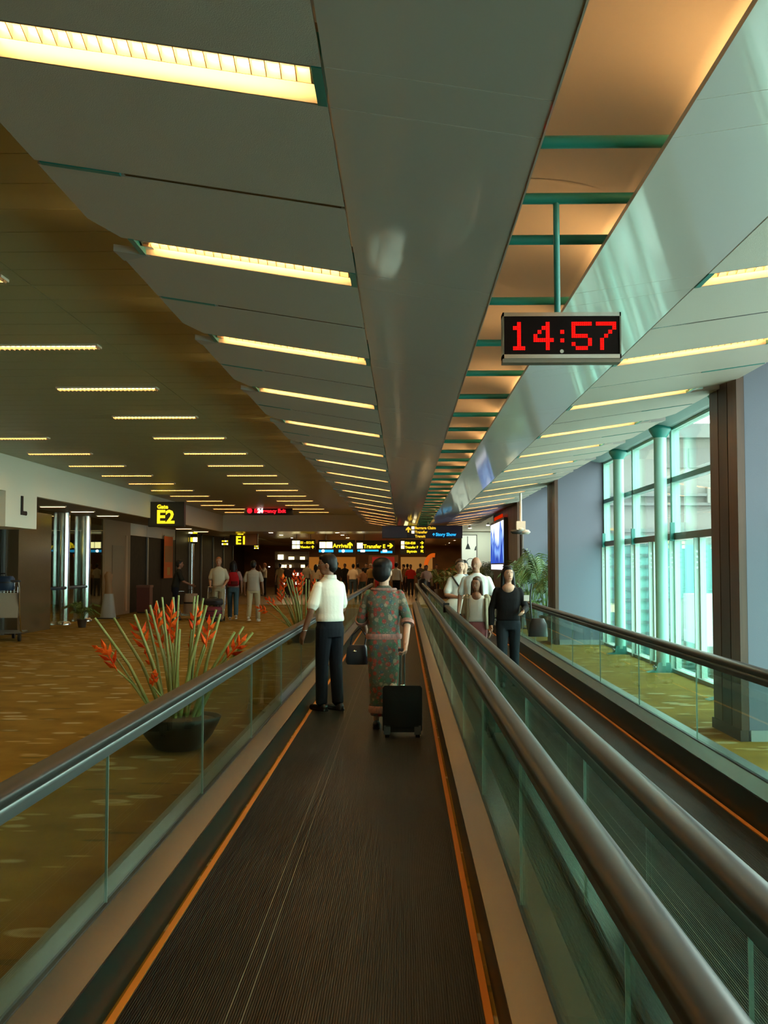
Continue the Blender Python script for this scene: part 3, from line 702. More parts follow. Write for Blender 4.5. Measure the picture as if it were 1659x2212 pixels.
# LED tickers
t = signbox('long black hanging display with scrolling red letters', at(528, 1110, 40).x, at(633, 1110, 40).x, 40, at(600, 1112, 40).z, at(600, 1094, 40).z, .12, name='led_display', rods=(-.45,), rod_top=3.76)
put(t, 'Emergency Exit', -.55, .08, .19, emat('led_red_dim', (1, .01, .02), .9), .008); MB().ball((-.72, -.02, .15), (.10, .015, .10), 12, 6).build('red_dot', MATS['led_red_dim'], t); put(t, '24', -.42, .08, .2, emat('led_white', (1, .9, .9), 3), .01)
t = signbox('black hanging display with red letters under the right ceiling wing', at(962, 1126, 42).x, at(1003, 1126, 42).x, 42, at(980, 1128, 42).z, at(980, 1112, 42).z, .12, name='led_display', rods=(.2,), rod_top=3.6)
put(t, 'Gate', -.1, .06, .2, MATS['led_red_dim'], .008); MB().ball((.26, -.02, .16), (.12, .015, .11), 12, 6).build('red_dot', MATS['led_red_dim'], t)
# flight information boards
for lab, px0, px1, py0, py1, Yb in (('flight information board with two rows of glowing yellow panels', 384, 426, 1141, 1173, 46), ('narrow flight information board beside the Gate E1 sign', 478, 492, 1166, 1178, 52), ('small yellow lit board right of the Gate E1 sign', 548, 558, 1178, 1186, 55)):
    a = at(px0, py1, Yb); b = at(px1, py0, Yb)
    t = signbox(lab, a.x, b.x, Yb, a.z, b.z, .12, name='information_board', cat='display', rods=(0,), rod_top=3.1); w, h = t['w'], t['h']
    for r in (0, 1):
        for q in range(4):
            MB().box(-w + .03 + q * w * .5, -w + .01 + (q + 1) * w * .5, -.01, 0, h * (.08 + .55 * r), h * (.38 + .5 * r)).build('lit_panel', M_cream if (q + r) % 3 == 0 else M_yel, t)
    if h > .3: MB().box(-w * .6, w * .2, -.012, 0, h * .40, h * .60).build('green_panel', mat('green_panel', (.01, .12, .07), .4), t)

# ================================================================ ADVERTS ON THE RIGHT
t = thing('advert_lightbox', 'glowing blue and white advert lightbox on the brown fin', 'advert', (XF - .03, 31.6, 1.42))
MB().box(-.10, 0, 0, 4.8, 0, 1.62).build('case', M_black, t)
m = emat('advert_art', (1, 1, 1), .55); nt = m.node_tree; e = nt.nodes['Emission']
tc = nt.nodes.new('ShaderNodeTexCoord'); mp = nt.nodes.new('ShaderNodeMapping'); mp.inputs['Scale'].default_value = (1, .9, .35); wv = nt.nodes.new('ShaderNodeTexNoise'); wv.inputs['Scale'].default_value = 1.6; wv.inputs['Detail'].default_value = 2
sx = nt.nodes.new('ShaderNodeSeparateXYZ'); ad = nt.nodes.new('ShaderNodeMath'); ad.operation = 'MULTIPLY_ADD'; ad.inputs[1].default_value = -.42; ad.inputs[2].default_value = .42
sm = nt.nodes.new('ShaderNodeMath'); sm.operation = 'ADD'; rp = nt.nodes.new('ShaderNodeValToRGB')
nt.links.new(tc.outputs['Object'], mp.inputs[0]); nt.links.new(mp.outputs[0], wv.inputs['Vector']); nt.links.new(tc.outputs['Object'], sx.inputs[0])
nt.links.new(sx.outputs[2], ad.inputs[0]); nt.links.new(ad.outputs[0], sm.inputs[0]); nt.links.new(wv.outputs['Fac'], sm.inputs[1]); nt.links.new(sm.outputs[0], rp.inputs[0]); nt.links.new(rp.outputs[0], e.inputs[0])
cr = rp.color_ramp; cr.elements[0].position = .34; cr.elements[0].color = (.95, .93, 1, 1); cr.elements[1].position = .95; cr.elements[1].color = (.02, .08, .55, 1)
for p, c2 in ((.46, (.45, .6, 1, 1)), (.52, (.04, .10, .5, 1)), (.62, (.25, .45, .95, 1)), (.72, (.03, .06, .35, 1))): x = cr.elements.new(p); x.color = c2
MB().box(-.112, -.10, .12, 4.68, .26, 1.54).build('lit_print', m, t); MB().box(-.113, -.10, .3, 4.5, .06, .22).build('caption_strip', emat('advert_white', (.95, .9, 1), .6), t)
MB().box(-.113, -.09, .4, 3.2, 1.64, 1.74).build('red_header', emat('advert_red', (1, .03, .0), .25), t)
# poster with a pale face
t = thing('poster', 'tall pale poster of an abstract face on the far wall', 'poster', (at(1014, 1222, Y1).x, Y1 + .19, 1.30)); w = .34; h = 1.62
MB().box(-w, w, -.03, 0, 0, h).build('backing', mat('poster_black', (.03, .02, .015), .5), t); MB().box(-w + .03, w - .03, -.036, -.03, .03, h - .03).build('print', mat('poster_pale', (.62, .68, .58), .5, emit=(.6, .68, .56), es=.25), t)
MD2 = mat('poster_ink', (.02, .03, .03), .5)
MB().box(-.08, -.05, -.042, -.036, 1.2, 1.55).build('ink_stroke', MD2, t); MB().prism([(-.16, 1.0), (.06, 1.0), (.0, 1.16), (-.03, 1.24), (-.08, 1.22)], -.042, -.036).build('ink_stroke', MD2, t); MB().prism([(.22, .95), (.30, .95), (.30, 1.15), (.26, 1.1)], -.042, -.036).build('ink_stroke', MD2, t)
pts = [(-.02 + .16 * math.cos(a), -.04, .45 + .16 * math.sin(a)) for a in [PI * i / 10 for i in range(2, 10)]]; MB().path([(x + .08, y, z) for x, y, z in pts], .012, 6).build('ink_arc', MD2, t)

# ================================================================ TEAL COLUMNS, CCTV, BANNER, BIN
def column(x, y, lab):
    t = thing('steel_column', lab, 'column', (x, y, 0), group='teal columns at the windows')
    MB().cone((0, 0, .10), .095, (0, 0, 3.60), .095, 20, 0).build('shaft', M_tealL, t)
    MB().lathe([(.095, 3.54), (.17, 3.66), (.17, 3.72), (.1, 3.72)], n=16).build('head', M_teal, t)
    mb = MB(); fp = mb.prism([(-.24, 0), (.13, 0), (.11, .02), (.09, .15), (-.09, .15), (-.12, .03)], -.09, .09).build('foot_plate', mat('foot_teal', (.05, .22, .20), .4), t)
    for s in (-1, 1): MB().ball((-.12, s * .055, .075), .026, 12, 8).build('bolt', M_chrome, fp)
column(3.90, 16.2, 'round teal steel column at the windows, nearer the brown fin'); column(3.93, 19.5, 'round teal steel column at the windows, nearer the far blue wall')
column(3.86, 12.9, 'round teal steel column whose head just shows behind the near brown fin')
t = thing('security_camera', 'white ceiling-hung camera on a pole beside the windows', 'camera', (2.69, 24.5, 0))
MB().cone((0, 0, 3.28), .028, (0, 0, 2.60), .028, 10, 0).build('pole', M_white, t); MB().box(-.10, .10, -.08, .10, 2.42, 2.62).ball((0, 0, 2.44), (.11, .1, .06), 12, 6).build('housing', M_white, t)
MB().cone((-.20, -.05, 2.38), .05, (.02, 0, 2.38), .06, 12, 1).build('hood', M_black, t); MB().cone((.03, 0, 2.38), .06, (.17, -.05, 2.37), .05, 12, 1).build('lens_barrel', M_white, t)
t = thing('support_post', 'slim dark post rising behind the palms at the blue wall', 'post', (3.02, 27.3, 0)); MB().cone((0, 0, .03), .05, (0, 0, 2.4), .05, 12, 0).build('shaft', M_brownD, t); MB().lathe([(.14, 0), (.14, .03)], n=16).build('base', M_brownD, t)
t = thing('banner', 'tall orange banner with pale panel on the dark wall', 'banner', (XFAC + .1, 40.8, 1.12)); MB().box(-.02, 0, 0, 1.5, 0, 1.62).build('cloth', mat('banner_orange', (.62, .13, .02), .7), t); MB().box(0, .006, .1, 1.4, .62, 1.25).build('print', mat('banner_tan', (.34, .17, .06), .7), t); MB().box(0, .008, .5, 1.0, .12, .42).build('badge', mat('banner_badge', (.5, .30, .06), .7), t); MB().box(-.03, .02, -.03, 1.53, 1.62, 1.66).build('rail', M_alud, t)
t = thing('litter_bin', 'square maroon litter bin before the dark gate wall', 'bin', (-8.82, 36.2, 0)); MB().box(-.22, .22, -.22, .22, .04, .86).build('body', mat('bin_maroon', (.12, .035, .028), .45), t); MB().box(-.24, .24, -.24, .24, .86, .94).build('lid', mat('bin_lid', (.20, .09, .06), .4), t); MB().box(-.20, .20, -.20, .20, 0, .04).build('base', M_black, t)
for lab, px, Yc in (('polished steel column at the glazed gate, nearer the lettered pier', 140, 28.8), ('polished steel column at the glazed gate, nearer the tan door', 186, 30.7), ('polished steel column below the yellow flight board, left one', 392, 47), ('polished steel column below the yellow flight board, right one', 414, 46.5), ('thin steel column beside the orange banner', 366, 43.2)):
    p = at(px, 1222, Yc); t = thing('steel_column', lab, 'column', (p.x, Yc, 0), group='steel columns at the gates'); r = .125 if Yc < 40 else .10
    MB().cone((0, 0, .06), r, (0, 0, 3.04), r, 16, 0).build('shaft', M_chrome, t); MB().lathe([(r * 1.5, 0), (r * 1.5, .05), (r * 1.1, .10)], n=16).build('base', M_chrome, t)
p = at(212, 1303, 33); t = thing('standee', 'grey tapered stand with brown top by the gate door', 'stand', (-8.95, 32.2, 0)); MB().loft([(0, 0, .03, .24, .18), (0, 0, .75, .15, .12)], 16).build('body', mat('standee_grey', (.36, .35, .32), .6), t); MB().loft([(0, 0, .75, .12, .1), (0, 0, 1.1, .10, .1), (0, 0, 1.3, .13, .12), (0, 0, 1.42, .06, .06)], 14).build('top', mat('standee_brown', (.30, .16, .07), .6), t); MB().box(-.3, .3, -.22, .22, 0, .03).build('base', M_black, t)
t = thing('barrier_rail', 'dark blue barrier rail between steel columns at the gate', 'barrier', (XFAC + .15, 28.6, 0)); MB().cone((0, -1.6, 1.0), .04, (0, 2.0, 1.0), .04, 10, 1).build('rail', mat('rail_blue', (.01, .03, .05), .4), t)
for y in (-1.5, 1.9): MB().cone((0, y, 0), .025, (0, y, 1.0), .025, 8, 0).build('post', M_alud, t)
t = thing('gate_counter', 'low gate counter with glowing panels for reflected signs behind the glass', 'counter', (-12.5, 31, 0)); MB().box(-.4, .4, -2, 2, 0, 1.05).build('desk', mat('desk_wood', (.16, .09, .04), .4), t)
for z, r0 in ((2.35, 4), (2.0, 5)):
    for q in range(r0): MB().box(.42, .45, -1.4 + q * .62, -1.0 + q * .62, z, z + .2).build('lit_panel', M_cream if q % 2 else M_yel, t)  # glowing panels stand in for yellow signs reflected in the glass
MB().box(.36, .42, -1.6, 1.9, 1.9, 2.65).build('board', M_signbox, t); MB().box(.2, .42, -1.7, -1.6, 1.0, 2.65).box(.2, .42, 1.8, 1.9, 1.0, 2.65).build('board_post', M_alud, t)
t = thing('departure_screen', 'black tilted screen hung inside the glazed gate', 'screen', (XFAC - .6, 27.9, 2.1)); MB().box(-.5, .5, 0, .14, 0, .62).build('case', M_black, t); MB().box(-.45, .45, -.012, 0, .05, .57).build('panel', mat('screen_off', (.01, .012, .02), .15), t); MB().cone((0, .07, .62), .02, (0, .07, .95), .02, 8, 0).build('rod', M_black, t)

# shop kiosk far left of the crowd
a = at(597, 1222, 58); t = thing('shop_shelf', 'lit shop shelf of small goods left of the crowd', 'shelf', (at(630, 1222, 60).x, 60, 0)); MB().box(-.95, .95, 0, .4, 0, 2.4).build('back', M_brownD, t)
for z in (.5, 1.0, 1.45, 1.9): MB().box(-.95, .95, -.35, 0, z, z + .04).build('board', M_brownD, t)
i = 0
for z, xs, m in ((1.94, (-.6, .05, .6), M_cream), (1.49, (-.5, -.15, .65), M_cream), (1.04, (-.35, .3), emat('goods_pale', (1, .75, .5), 1.0)), (1.04, (-.1, .68), emat('goods_red', (1, .02, .02), .8)), (.54, (-.4, .35), MATS['goods_pale'])):
    for x in xs:
        i += 1; t2 = thing('goods_box', '%s small glowing box on the lit shop shelf, counted from the top' % ORD[i - 1], 'box', (x + t.location.x, 59.8, z), group='goods on the shop shelf'); MB().box(-.10 - .05 * (i % 3), .10 + .05 * (i % 2), -.08, .1, .002, .16 + .12 * (i == 1)).build('carton', m, t2); MB().box(-.1, .1, -.085, .105, .16, .17).build('lid', M_black, t2)
t = thing('shop_kiosk', 'red lit shop panel behind the crowd', 'shop', (at(828, 1222, 72).x, 72, 0)); MB().box(-1.0, 1.0, 0, .3, 0, 2.3).build('wall', mat('shop_wall', (.2, .09, .03), .6), t); MB().box(-.75, .75, -.02, 0, 1.4, 2.2).build('red_panel', mat('shop_red', (.45, .02, .02), .6, emit=(.6, .03, .02), es=.06), t)
t = thing('shop_kiosk', 'pale amber lit shop panel behind the crowd at right', 'shop', (at(900, 1222, 74).x, 74, 0)); MB().box(-1.4, 1.4, 0, .3, 0, 2.4).build('wall', mat('shop_wall', (.2, .09, .03), .6), t); MB().box(-1.1, 1.1, -.02, 0, .9, 2.2).build('amber_panel', mat('shop_amber', (.6, .33, .10), .6, emit=(.9, .42, .10), es=.10), t)
t = thing('shop_kiosk', 'orange arched shop sign near the fern', 'shop', (at(930, 1222, 66).x, 66, 0)); MB().path([(.5 * math.cos(a) + .2, 0, 1.5 + .75 * math.sin(a)) for a in [PI * (.45 + .5 * i / 10) for i in range(11)]], .13, 8).build('arch', mat('arch_orange', (.7, .12, .01), .6, emit=(1, .16, .01), es=.2), t); MB().box(-.4, -.2, -.05, .05, 0, 1.6).build('post', M_brownD, t)
for lab, px in (('amber glowing shop wall behind the small lit sign', 668), ('amber glowing shop wall below the Arrival sign', 740)):
    t = thing('shop_kiosk', lab, 'shop', (at(px, 1222, 74).x, 74, 0)); MB().box(-1.1, 1.1, 0, .3, 0, 2.4).build('wall', MATS['shop_wall'], t); MB().box(-.9, .9, -.02, 0, .8, 2.2).build('amber_panel', mat('shop_amber2', (.6, .25, .05), .6, emit=(.9, .32, .04), es=.10), t)

# ================================================================ PLANTS
M_stem = mat('stalk_green', (.20, .24, .055), .55, var=(9, (.30, .33, .11))); M_bract = mat('bract_orange_red', (.55, .025, .004), .7, spec=.15, var=(14, (.85, .14, .008))); M_leafy = mat('bract_yellow', (.7, .35, .03), .5)
M_pot = mat('dark_bowl', (.012, .009, .007), .45); M_soil = mat('bark_chips', (.10, .045, .02), .9, bump=(40, 1.0), var=(30, (.16, .08, .04)))
def bract(mb, p, d, ln, w, mi=0):
    d = Vector(d).normalized(); s = d.cross(Vector((0, 0, 1)));
    if s.length < .1: s = Vector((1, 0, 0))
    s.normalize(); up = s.cross(d).normalized(); p = Vector(p)
    b0 = p; t0 = p + d * ln + up * ln * .12; m1 = p + d * ln * .38 + s * w + up * w * .9; m2 = p + d * ln * .38 - s * w + up * w * .9; k = p + d * ln * .42 - up * w * .9
    mb.add([b0, m1, t0, m2, k], [(0, 3, 1), (1, 3, 2), (0, 1, 4), (1, 2, 4), (2, 3, 4), (3, 0, 4)], mi)
def heliconia(label, Yp, px, base_py, tops, flowers, sc=1.0):
    bp = floor_at(px, base_py); t = thing('flower_bowl', label, 'plant', (bp.x, bp.y, 0)); rnd = random.Random(5)
    MB().lathe([(.17, 0), (.20, .015), (.29, .12), (.355, .24), (.375, .285), (.355, .285), (.33, .26), (.30, .24)], n=28).build('bowl', M_pot, t)
    MB().lathe([(.335, .235), (.33, .255), (.2, .275), (.05, .285)], n=20).build('soil', M_soil, t)
    for (tx, ty, dy) in tops:
        tp = at(tx, ty, bp.y + dy) - bp; bx = max(-.24, min(.24, tp.x * .28 + rnd.uniform(-.05, .05))); by = max(-.2, min(.2, dy * .5))
        b = Vector((bx, by, .26)); mid = b.lerp(tp, .5) + Vector((-tp.x * .05, 0, .03)); r = rnd.uniform(.0095, .0135) * (1 + .25 * (sc > 1))
        MB().path([b, b.lerp(mid, .5) + Vector((0, 0, .01)), mid, mid.lerp(tp, .5), tp], [r * 1.45, r * 1.35, r * 1.1, r, r * .9], 7).build('stalk', M_stem, t)
    for (fx, fy, dy, ln, ang, nb) in flowers:
        p = at(fx, fy, bp.y + dy) - bp; mb = MB(); d = Vector((math.sin(ang), rnd.uniform(-.2, .2), math.cos(ang))); side = Vector((math.cos(ang), 0, -math.sin(ang)))
        mb.path([p - d * ln * .7, p, p + d * ln * .8], .007, 6)
        for i in range(nb):
            q = p + d * ln * (-.55 + 1.2 * i / nb); s = 1 if i % 2 else -1
            bract(mb, q, d * .9 + side * s * .75 + Vector((0, rnd.uniform(-.4, .4), 0)), ln * (.95 - .3 * i / nb), .019 * sc)
        bract(mb, p + d * ln * .6, d, ln * .7, .020 * sc); mb.build('flower', M_bract, t)
        # foot of the flower stalk
        b = Vector((max(-.2, min(.2, p.x * .3)), max(-.2, min(.2, dy * .5)), .26)); MB().path([b, b.lerp(p, .6) + Vector((-p.x * .04, 0, 0)), p - d * ln * .6], [.012, .010, .008], 6).build('stalk', M_stem, t)
    return t
tops = [(205, 1335, -.1), (246, 1335, .1), (290, 1327, -.15), (315, 1317, .2), (324, 1307, -.05), (338, 1298, .25), (350, 1290, -.1), (374, 1290, .3), (386, 1286, -.05), (388, 1359, -.2), (420, 1288, .1), (427, 1286, -.1), (439, 1292, .2), (446, 1308, -.15), (467, 1317, .05), (476, 1326, .2), (507, 1365, -.05), (526, 1353, .22), (546, 1366, .05)]
flowers = [(240, 1425, -.1, .16, -.55, 5), (228, 1404, .1, .10, -1.3, 3), (308, 1380, -.1, .17, -.3, 5), (340, 1345, .1, .15, -.1, 5), (368, 1345, -.05, .16, .1, 5), (347, 1385, .2, .12, -.35, 4), (322, 1425, 0, .08, -.5, 2), (332, 1470, -.15, .08, .2, 4), (421, 1345, .05, .13, .15, 4), (418, 1395, .1, .10, .0, 3), (448, 1375, -.1, .15, .15, 4), (505, 1405, .0, .15, .75, 5), (375, 1375, .2, .1, .2, 4)]
heliconia('near black bowl of orange heliconia flowers and tall cut stalks', 9, 385, 1618, tops, flowers)
tops2 = [(617, 1246, 0), (624, 1248, .1), (630, 1252, -.1), (654, 1243, .1), (661, 1251, 0), (668, 1252, .15), (683, 1252, 0), (604, 1275, .1), (570, 1290, 0), (590, 1310, .1), (640, 1268, -.1), (676, 1300, .1), (690, 1262, .1), (645, 1300, 0)]
flowers2 = [(613, 1264, 0, .2, -.1, 5), (607, 1290, .1, .2, -.1, 5), (643, 1280, 0, .24, 0, 6), (650, 1262, .1, .2, .1, 5), (680, 1275, 0, .2, 0, 5), (688, 1285, -.1, .2, .2, 5), (670, 1310, .1, .2, 0, 4), (588, 1302, 0, .16, -1.0, 4), (570, 1318, .1, .16, -1.2, 4), (700, 1262, 0, .2, .3, 5), (636, 1250, .1, .15, 0, 4)]
heliconia('far black bowl of red heliconia flowers left of the man in white shirt', 22, 655, 1388, tops2, flowers2, 1.5)

M_leaf = mat('palm_green', (.035, .09, .012), .5, var=(4, (.10, .15, .018)))
def palm_proto(nf, ln, hgt, seed):
    rnd = random.Random(seed); t = thing('potted_palm', 'x', 'plant')
    MB().lathe([(.16, 0), (.22, .35), (.24, .36), (.2, .33)], n=18).build('pot', mat('terracotta_dark', (.06, .035, .02), .6), t)
    for k in range(nf):
        a = 2 * PI * k / nf + rnd.uniform(-.3, .3); L = ln * rnd.uniform(.75, 1.1); el = rnd.uniform(.75, 1.35); b = Vector((math.cos(a) * .06, math.sin(a) * .06, .34)); out = Vector((math.cos(a), math.sin(a), 0)); pts = []
        H = hgt * rnd.uniform(.4, 1.0)
        for i in range(9):
            u = i / 8; pts.append(b + Vector((0, 0, H * min(1, u * 1.6))) + out * L * u * .75 * (u ** .4) + Vector((0, 0, L * (.75 * u - .85 * u * u) * (el - .4))))
        mb = MB(); mb.path(pts, [.012 - .001 * i for i in range(9)], 5); side = Vector((-out.y, out.x, 0))
        for i in range(22):
            u = .36 + .63 * i / 21; j = min(7, int(u * 8)); p = pts[j].lerp(pts[j + 1], u * 8 - j); d = (pts[j + 1] - pts[j]).normalized(); l = L * .34 * (1.05 - abs(u - .6) * 1.4)
            for s in (-1, 1):
                q = p + (side * s * .8 + d * .6).normalized() * l + Vector((0, 0, -l * .35)); w = d * .014
                m1 = p.lerp(q, .45) + Vector((0, 0, l * .08)); mb.add([p, m1 + w, q, m1 - w, m1 + Vector((0, 0, .006))], [(0, 3, 4), (0, 4, 1), (1, 4, 2), (4, 3, 2), (0, 1, 2, 3)])
        mb.build('frond', M_leaf, t)
    return t
pa = palm_proto(16, 1.35, 1.05, 3); pb = palm_proto(11, 1.0, .7, 9)
spots = [(pa, 3.22, 24.35, .3, (.62, .85, 1.3), 'tall potted palm against the far brown fin, the nearest'), (pa, 3.2, 26.9, 1.9, (.62, .75, 1.25), 'potted palm beside the slim dark post'), (pb, 3.05, 25.6, 1.0, (.5, .6, 1.0), 'low bushy palm between the two tall window palms'),
         (pa, 3.15, 38.2, .8, (.65, .8, 1.1), 'potted palm below the face poster, nearer the advert'), (pa, 3.0, 41.4, 2.2, (.8, .8, 1.15), 'potted palm below the face poster, nearer the wall'), (pb, 1.9, 52.0, .4, 1.3, 'bushy palm behind the bulkhead at right, nearest'), (pa, 3.6, 59.0, 1.2, 1.2, 'tall palm in the dark planting beyond the bulkhead'), (pa, 4.1, 51.0, 2.6, (1.0, 1.0, 1.4), 'tall palm in the dark planting beside the poster wall'), (pb, 1.6, 62, .2, 1.2, 'small palm at the back near the orange arch'), (pb, -8.35, 27.6, .2, .6, 'small palm at the foot of the polished pier')]
used = set()
for pr, x, y, rz, sc, lab in spots:
    if id(pr) in used: o = dup(pr, (x, y, 0), rz, lab)
    else: o = pr; o.location = (x, y, 0); o.rotation_euler = (0, 0, rz); o['label'] = lab; used.add(id(pr))
    o.scale = sc if isinstance(sc, tuple) else (sc, sc, sc)
t = thing('flower_bush', 'round bush of dull orange flowers beyond the walkway end', 'plant', (at(972, 1222, 54).x, 54, 0)); rnd = random.Random(4)
MB().lathe([(.7, 0), (.8, .4), (.75, .4), (.7, .36)], n=20).build('planter', M_brownD, t); lf = MB(); fl2 = MB()
for i in range(900):
    a = rnd.uniform(0, 2 * PI); e = math.acos(rnd.uniform(-.3, 1)); r = .72 * rnd.uniform(.8, 1); p = Vector((r * math.sin(e) * math.cos(a), r * math.sin(e) * math.sin(a), .85 + r * .8 * math.cos(e)))
    bract(lf if rnd.random() < .55 else fl2, p, p - Vector((0, 0, .6)), .10, .025)
lf.build('foliage', M_leaf, t, kind='stuff'); fl2.build('blossom', mat('dull_orange_petal', (.42, .10, .03), .6), t, kind='stuff')

# ================================================================ LUGGAGE TROLLEYS
def trolley_proto():
    t = thing('luggage_trolley', 'x', 'trolley')
    # local: pushed towards +y, handle at -y
    for s in (-1, 1):
        MB().path([(s * .24, -.42, 1.02), (s * .25, -.40, .9), (s * .25, -.34, .5), (s * .25, -.22, .18), (s * .22, .1, .13), (s * .18, .5, .12)], .016, 8).build('side_tube', M_chrome, t)
        MB().cone((s * .25 - .02, -.30, .07), .07, (s * .25 + .02, -.30, .07), .07, 14, 0).build('wheel', M_black, t)
    MB().cone((-.02, .46, .06), .06, (.02, .46, .06), .06, 14, 0).build('wheel', M_black, t)
    MB().cone((-.27, -.42, 1.02), .02, (.27, -.42, 1.02), .02, 10, 1).build('handle', M_black, t)
    MB().box(-.23, .23, -.2, .5, .125, .145).build('deck', M_alud, t)
    MB().prism([(-.225, .40), (.225, .40), (.245, .82), (-.245, .82)], -.36, -.345).build('back_panel', mat('trolley_panel', (.40, .33, .24), .5), t)
    bk = MB()
    for i in range(9): bk.cone((-.22 + .055 * i, -.37, .82), .005, (-.22 + .055 * i, -.34, 1.0), .005, 6, 0)
    bk.cone((-.24, -.34, .99), .007, (.24, -.34, .99), .007, 6, 0); bk.box(-.22, .22, -.34, -.12, .84, .848); bk.build('basket', M_chrome, t, kind='stuff'); return t
tr = trolley_proto()
p = floor_at(17, 1383); tr.location = (p.x, p.y, 0); tr.rotation_euler = (0, 0, .15); tr['label'] = 'parked luggage trolley at the left edge by the dark wall'; tr['group'] = 'luggage trolleys'; tr.scale = (1.25, 1.25, 1.25)
p = floor_at(470, 1340); dup(tr, (p.x, p.y - .6, 0), PI, 'luggage trolley pushed by the man in white', 'luggage trolleys').scale = (1, 1, 1)
p = floor_at(405, 1338); dup(tr, (p.x, p.y, 0), -PI / 2 + .3, 'luggage trolley pushed by the person in dark clothes', 'luggage trolleys').scale = (1, 1, 1)
def bag(name, label, loc, sx, sy, sz, m, m2, rz=0):
    t = thing(name, label, 'bag', loc, rz); mb = MB().loft([(0, 0, .0, sx * .92, sy * .9), (0, 0, sz * .1, sx, sy), (0, 0, sz * .85, sx * .97, sy * .95), (0, 0, sz, sx * .85, sy * .7)], 20); mb.build('body', m, t)
    MB().path([(-sx * .4, 0, sz * .97), (-sx * .35, 0, sz * 1.18), (sx * .35, 0, sz * 1.18), (sx * .4, 0, sz * .97)], .012, 6).build('handle', m2, t); MB().loft([(0, 0, sz * .52, sx * 1.01, sy * 1.01), (0, 0, sz * .6, sx * 1.01, sy * 1.01)], 20, cap=False).build('band', m2, t); return t
tl = tr.location
bag('travel_bag', 'dark blue bag lying on the parked trolley', (tl.x - .02, tl.y - .42, 1.08), .30, .16, .30, mat('bag_navy', (.006, .025, .06), .5), M_black)
p = floor_at(470, 1340)
bag('travel_bag', 'dark red bag on the trolley of the man in white', (p.x, p.y - .75, .15), .27, .18, .28, mat('bag_wine', (.16, .012, .03), .6), M_black); bag('travel_bag', 'black bag on top of the dark red bag', (p.x, p.y - .75, .48), .29, .16, .18, mat('bag_black', (.012, .010, .014), .6), M_black)
p = floor_at(405, 1338); bag('travel_bag', 'pale striped bag on the trolley of the person in dark clothes', (p.x + .1, p.y, .15), .22, .2, .62, mat('bag_stripe', (.36, .22, .15), .7, var=(4, (.42, .34, .24), (12, 12, .1))), M_black)

# ================================================================ PEOPLE
def cloth(name, c, rough=.85): return mat('cloth_' + name, c, rough, spec=.2, bump=(28, .25))
SK = {'light': mat('skin_light', (.52, .29, .19), .55), 'tan': mat('skin_tan', (.36, .175, .10), .55), 'brown': mat('skin_brown', (.22, .10, .055), .55)}
M_hair = mat('hair_black', (.007, .006, .006), .5, spec=.25); M_hairb = mat('hair_brown', (.07, .032, .015), .5); M_hairg = mat('hair_grey', (.30, .26, .22), .6); M_hairr = mat('hair_ginger', (.32, .10, .03), .6)
M_shoe = mat('shoe_black', (.012, .011, .012), .35); M_shoew = mat('shoe_white', (.55, .53, .48), .6)
M_eye = mat('eye_dark', (.015, .010, .008), .3); M_lip = mat('lip_red', (.33, .07, .05), .5)
def lerp(a, b, t): return tuple(a[i] + (b[i] - a[i]) * t for i in range(3))

